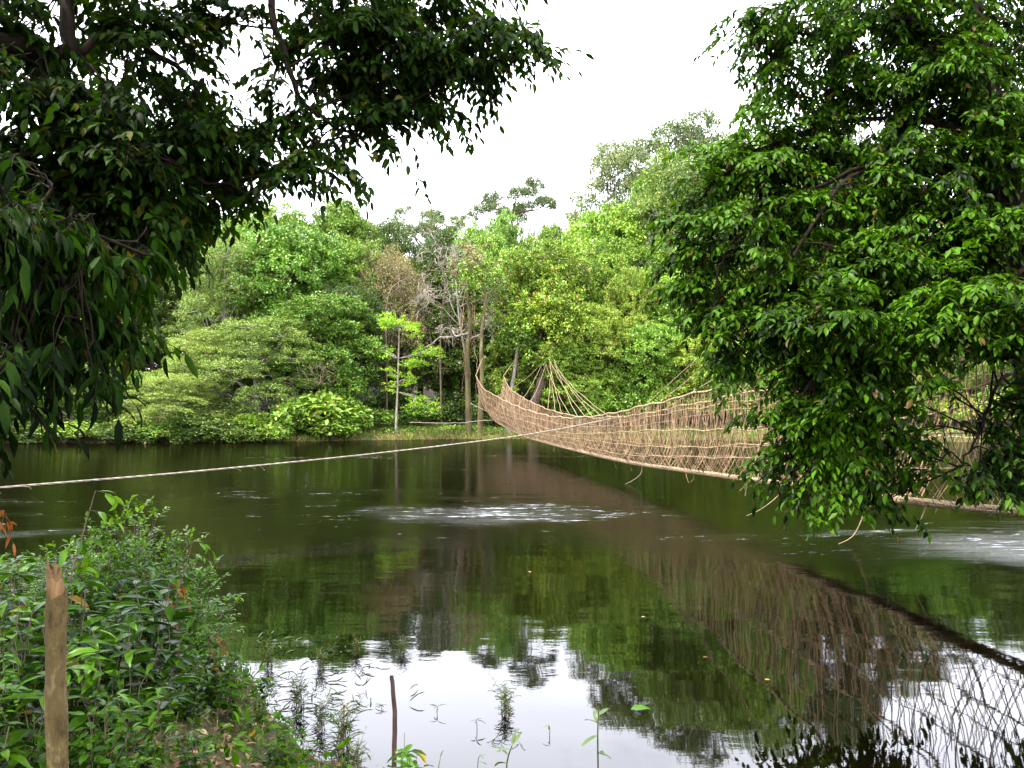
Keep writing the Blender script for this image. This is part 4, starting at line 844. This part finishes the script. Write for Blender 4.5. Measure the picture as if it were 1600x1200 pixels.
named = [
 ('oval_b', 60, 850, 4.9, 'dark oval-leaved plant behind the broken stake'), ('lance', 30, 905, 3.9, 'long-leaved glossy plant left of the broken stake top'),
 ('lance', 235, 890, 4.5, 'glossy plant with pale long leaves in front of the dense bush'), ('lance', 175, 960, 3.9, 'glossy plant with drooping long leaves just right of the broken stake'),
 ('oval', 330, 960, 5.3, 'leafy plant at the outer edge of the thicket over the water'), ('oval_b', 300, 1010, 4.8, 'dark leafy plant below the orange-leaved sapling'),
 ('lance_b', 370, 1030, 5.2, 'long-leaved plant spreading at the right end of the thicket'), ('lance', 40, 1010, 3.2, 'big-leaved glossy plant low beside the stake at left'),
 ('lance', 230, 1060, 3.6, 'glossy broad-leaved plant in the middle front of the thicket'), ('oval', 410, 1070, 5.6, 'small leafy plant closest to the water edge of the thicket'),
 ('lance_b', 450, 1130, 4.5, 'young broad-leaved plant standing on the leaf litter'), ('oval_b', 160, 1080, 3.3, 'dark leafy plant right of the lower stake'),
 ('lance', 310, 1130, 3.7, 'low glossy plant at the left rim of the leaf litter'),
 ('lance_b', 640, 1165, 3.7, 'leafy shoot with a long grey-green blade at the bottom edge of the view')]
for kd, px, tp, d, lb in named: P_(kd, px, tp, d, lb, 'plants of the near thicket', 1.0, .95)
for k in range(95):      # the rest of the thicket
    d = g.uniform(2.7, 9.0); px = g.uniform(-150, 360)
    lim = np.interp(px, [-150, 0, 200, 300, 360], [855, 865, 850, 940, 1010]); x = gpos(px, d)
    if d > float(yn(x)) - .25: continue
    if d > 6 and px > 240: continue
    if d < 5.2 and px > 210 + (d - 2.7) * 16: continue
    z0 = float(gz(x, d)); hmax = W(px, lim, d)[2] - z0; h = min(hmax, g.uniform(.45, .85) if d > 3.6 else .35)
    if h < .15: h = .2
    kd = ('lance', 'oval', 'lance_b', 'oval_b', 'oval', 'lance_b')[k % 6]
    plant(kd, x, d, h, 'glossy ' + ('oval-leaved' if 'oval' in kd else 'long-leaved') + ' plant crowded in the thicket round the broken stake', ('oval' if 'oval' in kd else 'long') + '-leaved plants of the near thicket')
n = 7500; x = g.uniform(-9, -.4, n); y = g.uniform(2.0, 11, n); k_ = (yn(x) - y > .02) & ((x < -2.0) | (g.random(n) < .38)); x, y = x[k_], y[k_]
C = np.stack([x, y, gz(x, y) + .06], 1)
tag(obj('ground_cover', flat(clump_leaves(C, .12, 6, .075, .45, g, .6, kind='m')), M['lf_near']), 'low green ground cover under the thicket', 'ground cover', kind='stuff')
n = 30000; x = g.uniform(-5, 4, n); y = g.uniform(2.2, 9, n); t = yn(x) - y; k_ = (t > -.15) & (t < 2.2) & (wob(x, y, 2.7) + g.normal(0, .4, n) > -.6 + .4 * np.clip(t - .5, 0, 1)); x, y = x[k_], y[k_]
tag(obj('short_grass', flat(blades(x, y, np.maximum(gz(x, y), -.03) - .01, .10, .0065, g, .8)), M['grass']), 'short grass along the near water edge', 'grass', kind='stuff')
n = 4500; x = g.uniform(-4, .5, n); y = g.uniform(2.3, 8.5, n); k_ = (yn(x) - y > .1); x, y = x[k_], y[k_]; n = len(x)
P = np.stack([x, y, gz(x, y) + .012], 1); D = g.normal(0, 1, (n, 3)); D[:, 2] *= .2; Nn = g.normal(0, .35, (n, 3)); Nn[:, 2] = 1
l = g.uniform(.03, .085, n); tag(obj('leaf_litter', flat(leaves(P, D, Nn, l, l * .5, 'n')), M['litter']), 'dry brown fallen leaves on the near bank', 'leaf litter', kind='stuff')
for k, (px, py, d, s, lb) in enumerate([(425, 1000, 6.9, .6, 'grass tuft reaching out of the water off the tip of the thicket'), (505, 1020, 6.9, .5, 'floating grass tuft with bent blades left of the broken reflection of trees'),
                                 (560, 1015, 7.3, .45, 'grass tuft drifting between the bank and the small tuft near the stick'), (540, 1170, 5.3, .85, 'bushy grass tuft at the water edge left of the thin stick'), (505, 1140, 5.6, .6, 'small grass tuft beside the bushy tuft at the water edge'),
                                 (630, 1015, 7.3, .42, 'small grass tuft standing in the water beyond the thin stick'), (790, 1105, 5.9, .62, 'lone grass tuft in the mirror-smooth water right of the thin stick'),
                                 (470, 1075, 6.0, .7, 'grass tuft on the shore between thicket and litter'), (440, 1150, 4.7, .5, 'grass tuft growing through the leaf litter'), (395, 1110, 5.0, .6, 'grass tuft at the rim of the thicket beside the litter'), (560, 1195, 5.0, .5, 'grass tuft at the bottom of the view by the stick')]):
    x = gpos(px, d); plant('tuft', x, d, s, lb, 'grass tufts at the near water edge', z=max(0., float(gz(x, d))) - .02)
# floating blades and weed sprigs on the water
sprig_rows = [(600, 1105, 6.0, 'thin trailing weed sprig just left of the stick'), (688, 1185, 4.7, 'thin bare weed sprig just right of the stick'), (750, 1180, 4.9, 'short upright weed sprig with narrow leaves'), (800, 1165, 4.7, 'dark four-leaved weed sprig at the bottom of the view'),
              (935, 1110, 4.9, 'tall weed stem with spreading dark leaves right of the lone grass tuft'), (683, 1110, 5.9, 'tiny weed shoot in open water right of the stick'), (742, 1130, 5.6, 'tiny weed shoot left of the lone grass tuft'), (857, 1140, 5.5, 'tiny dark weed tip right of the lone grass tuft')]
for k, (px, py, d, lb) in enumerate(sprig_rows):
    x = gpos(px, d); rt = empty('water_weed', (x, d, 0)); tag(rt, lb, 'water plant', 'weed sprigs standing in the near water')
    top = W(px, py, d); P = spline([(x + g.normal(0, .03), d, min(-.05, float(gz(x, d)))), (x + g.normal(0, .015), d, top[2] * .5), top], 8)
    obj('stem', [tubes(P, np.linspace(.005, .0025, 8) * (1.3 if k in (3, 4) else .7), 4)], M['weed'], rt, True)
    big = k in (3, 4); n = 7 if big else 4
    S = P[g.integers(3, 8, n)]; q = g.uniform(0, 6.28, n); D = np.stack([np.cos(q), np.sin(q) * .5, g.uniform(-.3, .5, n)], 1)
    obj('leaves', flat(leaves(S, D, g.normal(0, .2, (n, 3)) + (0, 0, 1), g.uniform(.08, .15, n) * (1 if big else .5), .03 if big else .012, 'n')), M['weed'], rt)
n = 90; px = g.normal(500, 50, n); d = g.uniform(5.9, 7.9, n); x = (px - 800) / F * d; P = np.stack([x, d, g.uniform(.0, .03, n) + .004], 1); k_ = yn(x) < d; P = P[k_]; n = len(P)
D = g.normal(0, 1, (n, 3)); D[:, 2] = g.uniform(0, .35, n)
tag(obj('floating_grass', flat(leaves(P, D, g.normal(0, .3, (n, 3)) + (0, 0, 1), g.uniform(.06, .17, n), .012, 'n')), M['weed']), 'loose narrow blades floating off the near bank', 'grass', kind='stuff')
lf = obj('floating_leaf', flat(leaves(np.array([W(985, 1100, 5.9) * (1, 1, 0) + (0, 0, .03)]), np.array([(1, .2, .1)]), np.array([(0, -.2, 1.)]), .16, .075, 'n')), M['lf_bush']); tag(lf, 'single bright green leaf lying on the water by the tall weed stem', 'leaf')

for (px, d, mt, lb) in [(825, 11.0, 'lf_yellow', 'small yellow leaf floating on the dark water at mid river'), (1095, 7.2, 'lf_orange', 'small orange leaf floating near the right tree reflection'), (1190, 6.6, 'lf_yellow', 'small yellow leaf floating low in the tree reflection at right'), (545, 16.5, 'lf_orange', 'small orange leaf floating left of the white riffle'), (1000, 8.6, 'litter', 'small brown leaf floating on the reflection of the bridge')]:
    lf = obj('floating_leaf', flat(leaves(np.array([(gpos(px, d), d, .012)]), np.array([(1, .3, .02)]), np.array([(.05, -.1, 1.)]), .055, .028, 'n')), M[mt]); tag(lf, lb, 'leaf', 'small leaves floating on the river')

# broken stake ----------------------------------------------------------------------
x0, d0 = gpos(99, 2.9), 2.9; zb_ = float(gz(x0, d0)); topz = W(100, 925, d0)[2]
stake = empty('broken_stake', (x0, d0, zb_)); tag(stake, 'upright broken wooden stake with pale splintered top in the left thicket', 'post')
k = 26; th = np.linspace(0, 2 * math.pi, 20, endpoint=False); zz = np.linspace(zb_ - .25, topz, k); V = []
for i_, z_ in enumerate(zz):
    f = i_ / (k - 1); cx = x0 + .012 * math.sin(f * 5) + (.012 * f - .004); cy = d0 + .01 * math.sin(f * 4 + 1)
    r_ = .0375 - .004 * f + .002 * math.sin(f * 22); rr = r_ * (1 + .05 * np.sin(th * 3 + f * 6) + .03 * np.sin(th * 7 + f * 13))
    V.append(np.stack([cx + rr * np.cos(th), cy + rr * np.sin(th), np.full(20, z_) + (.014 * np.sin(th * 2 + 1) + .006 * np.sin(th * 5) if i_ == k - 1 else 0)], 1))
V = np.concatenate(V); i_ = np.arange(k - 1)[:, None]; j_ = np.arange(20)[None]; j2 = (j_ + 1) % 20; Fs = np.stack([i_ * 20 + j_, i_ * 20 + j2, (i_ + 1) * 20 + j2, (i_ + 1) * 20 + j_], -1).reshape(-1, 4)
obj('bark', [(V, Fs, 0)], M['stake'], stake, True)
cxt, cyt = x0 + .012 * math.sin(5) + .008, d0 + .01 * math.sin(5)
V = []; tip = W(92, 876, d0)[2]; jag = g.uniform(-.012, .012, 20)
kk = 8
for a_ in range(kk):
    f = a_ / (kk - 1); e = np.cos(th - math.pi * .92) * .5 + .5     # 1 at the left side where the tip rises, 0 at the right
    back = np.sin(th) * .5 + .5
    ztop_ = topz + (tip - topz) * (.28 + .5 * e ** 1.1 + .22 * back) + jag
    rr = .0325 * (1 - .10 * f - .35 * f ** 3 * (1 - e)) * (1 + .04 * np.sin(th * 6))
    V.append(np.stack([cxt + rr * np.cos(th) - .006 * f, cyt + rr * np.sin(th) * (1 - .1 * f), (topz - .02) * (1 - f) + ztop_ * f], 1))
V.append(np.array([[cxt - .004, cyt - .004, topz + (tip - topz) * .35]])); V = np.concatenate(V)
i_ = np.arange(kk - 1)[:, None]; Fs = np.stack([i_ * 20 + j_, i_ * 20 + j2, (i_ + 1) * 20 + j2, (i_ + 1) * 20 + j_], -1).reshape(-1, 4)
T3 = np.stack([(kk - 1) * 20 + np.arange(20), (kk - 1) * 20 + (np.arange(20) + 1) % 20, np.full(20, kk * 20)], 1)
allt = np.concatenate([Fs[:, [0, 1, 2]], Fs[:, [0, 2, 3]], T3]); sp = [(V, allt, 0)]
for q_ in range(7):
    a_ = g.uniform(2.2, 3.9); b0 = np.array((cxt + .03 * cos(a_), cyt - abs(.03 * sin(a_)), topz + .06)); sp.append(tubes(np.array([b0, b0 + (0, 0, .03), b0 + (-.003, 0, g.uniform(.045, .075))]), np.array([.006, .004, .0008]), 4))
obj('splintered_top', sp, M['split'], stake)
# thin stick in the shallows
d0 = 4.75; P = spline([W(615, 1300, d0), W(616, 1180, d0), W(617, 1120, d0), W(614, 1075, d0), W(612, 1056, d0)], 14); P[:, 0] += g.normal(0, .0015, 14)
stick = empty('stick', P[0]); tag(stick, 'thin dark bare stick standing upright in the shallow water', 'stick')
obj('wood', [tubes(P, np.linspace(.0165, .012, 14), 8)], M['stick'], stake and stick, True)
q_ = W(621, 1177, d0 - .02); th_ = np.linspace(0, math.pi, 7); ph = np.linspace(0, 2 * math.pi, 10, endpoint=False)
V = np.array([[q_[0] + .013 * sin(a) * cos(b) * (1 + .1 * sin(3 * b)), q_[1] + .011 * sin(a) * sin(b), q_[2] + .013 * cos(a)] for a in th_ for b in ph]); i_ = np.arange(6)[:, None]; j_ = np.arange(10)[None]; j2 = (j_ + 1) % 10
obj('snail_shell', [(V, np.stack([i_ * 10 + j_, i_ * 10 + j2, (i_ + 1) * 10 + j2, (i_ + 1) * 10 + j_], -1).reshape(-1, 4), 0)], M['bark_pale'], stick, True)
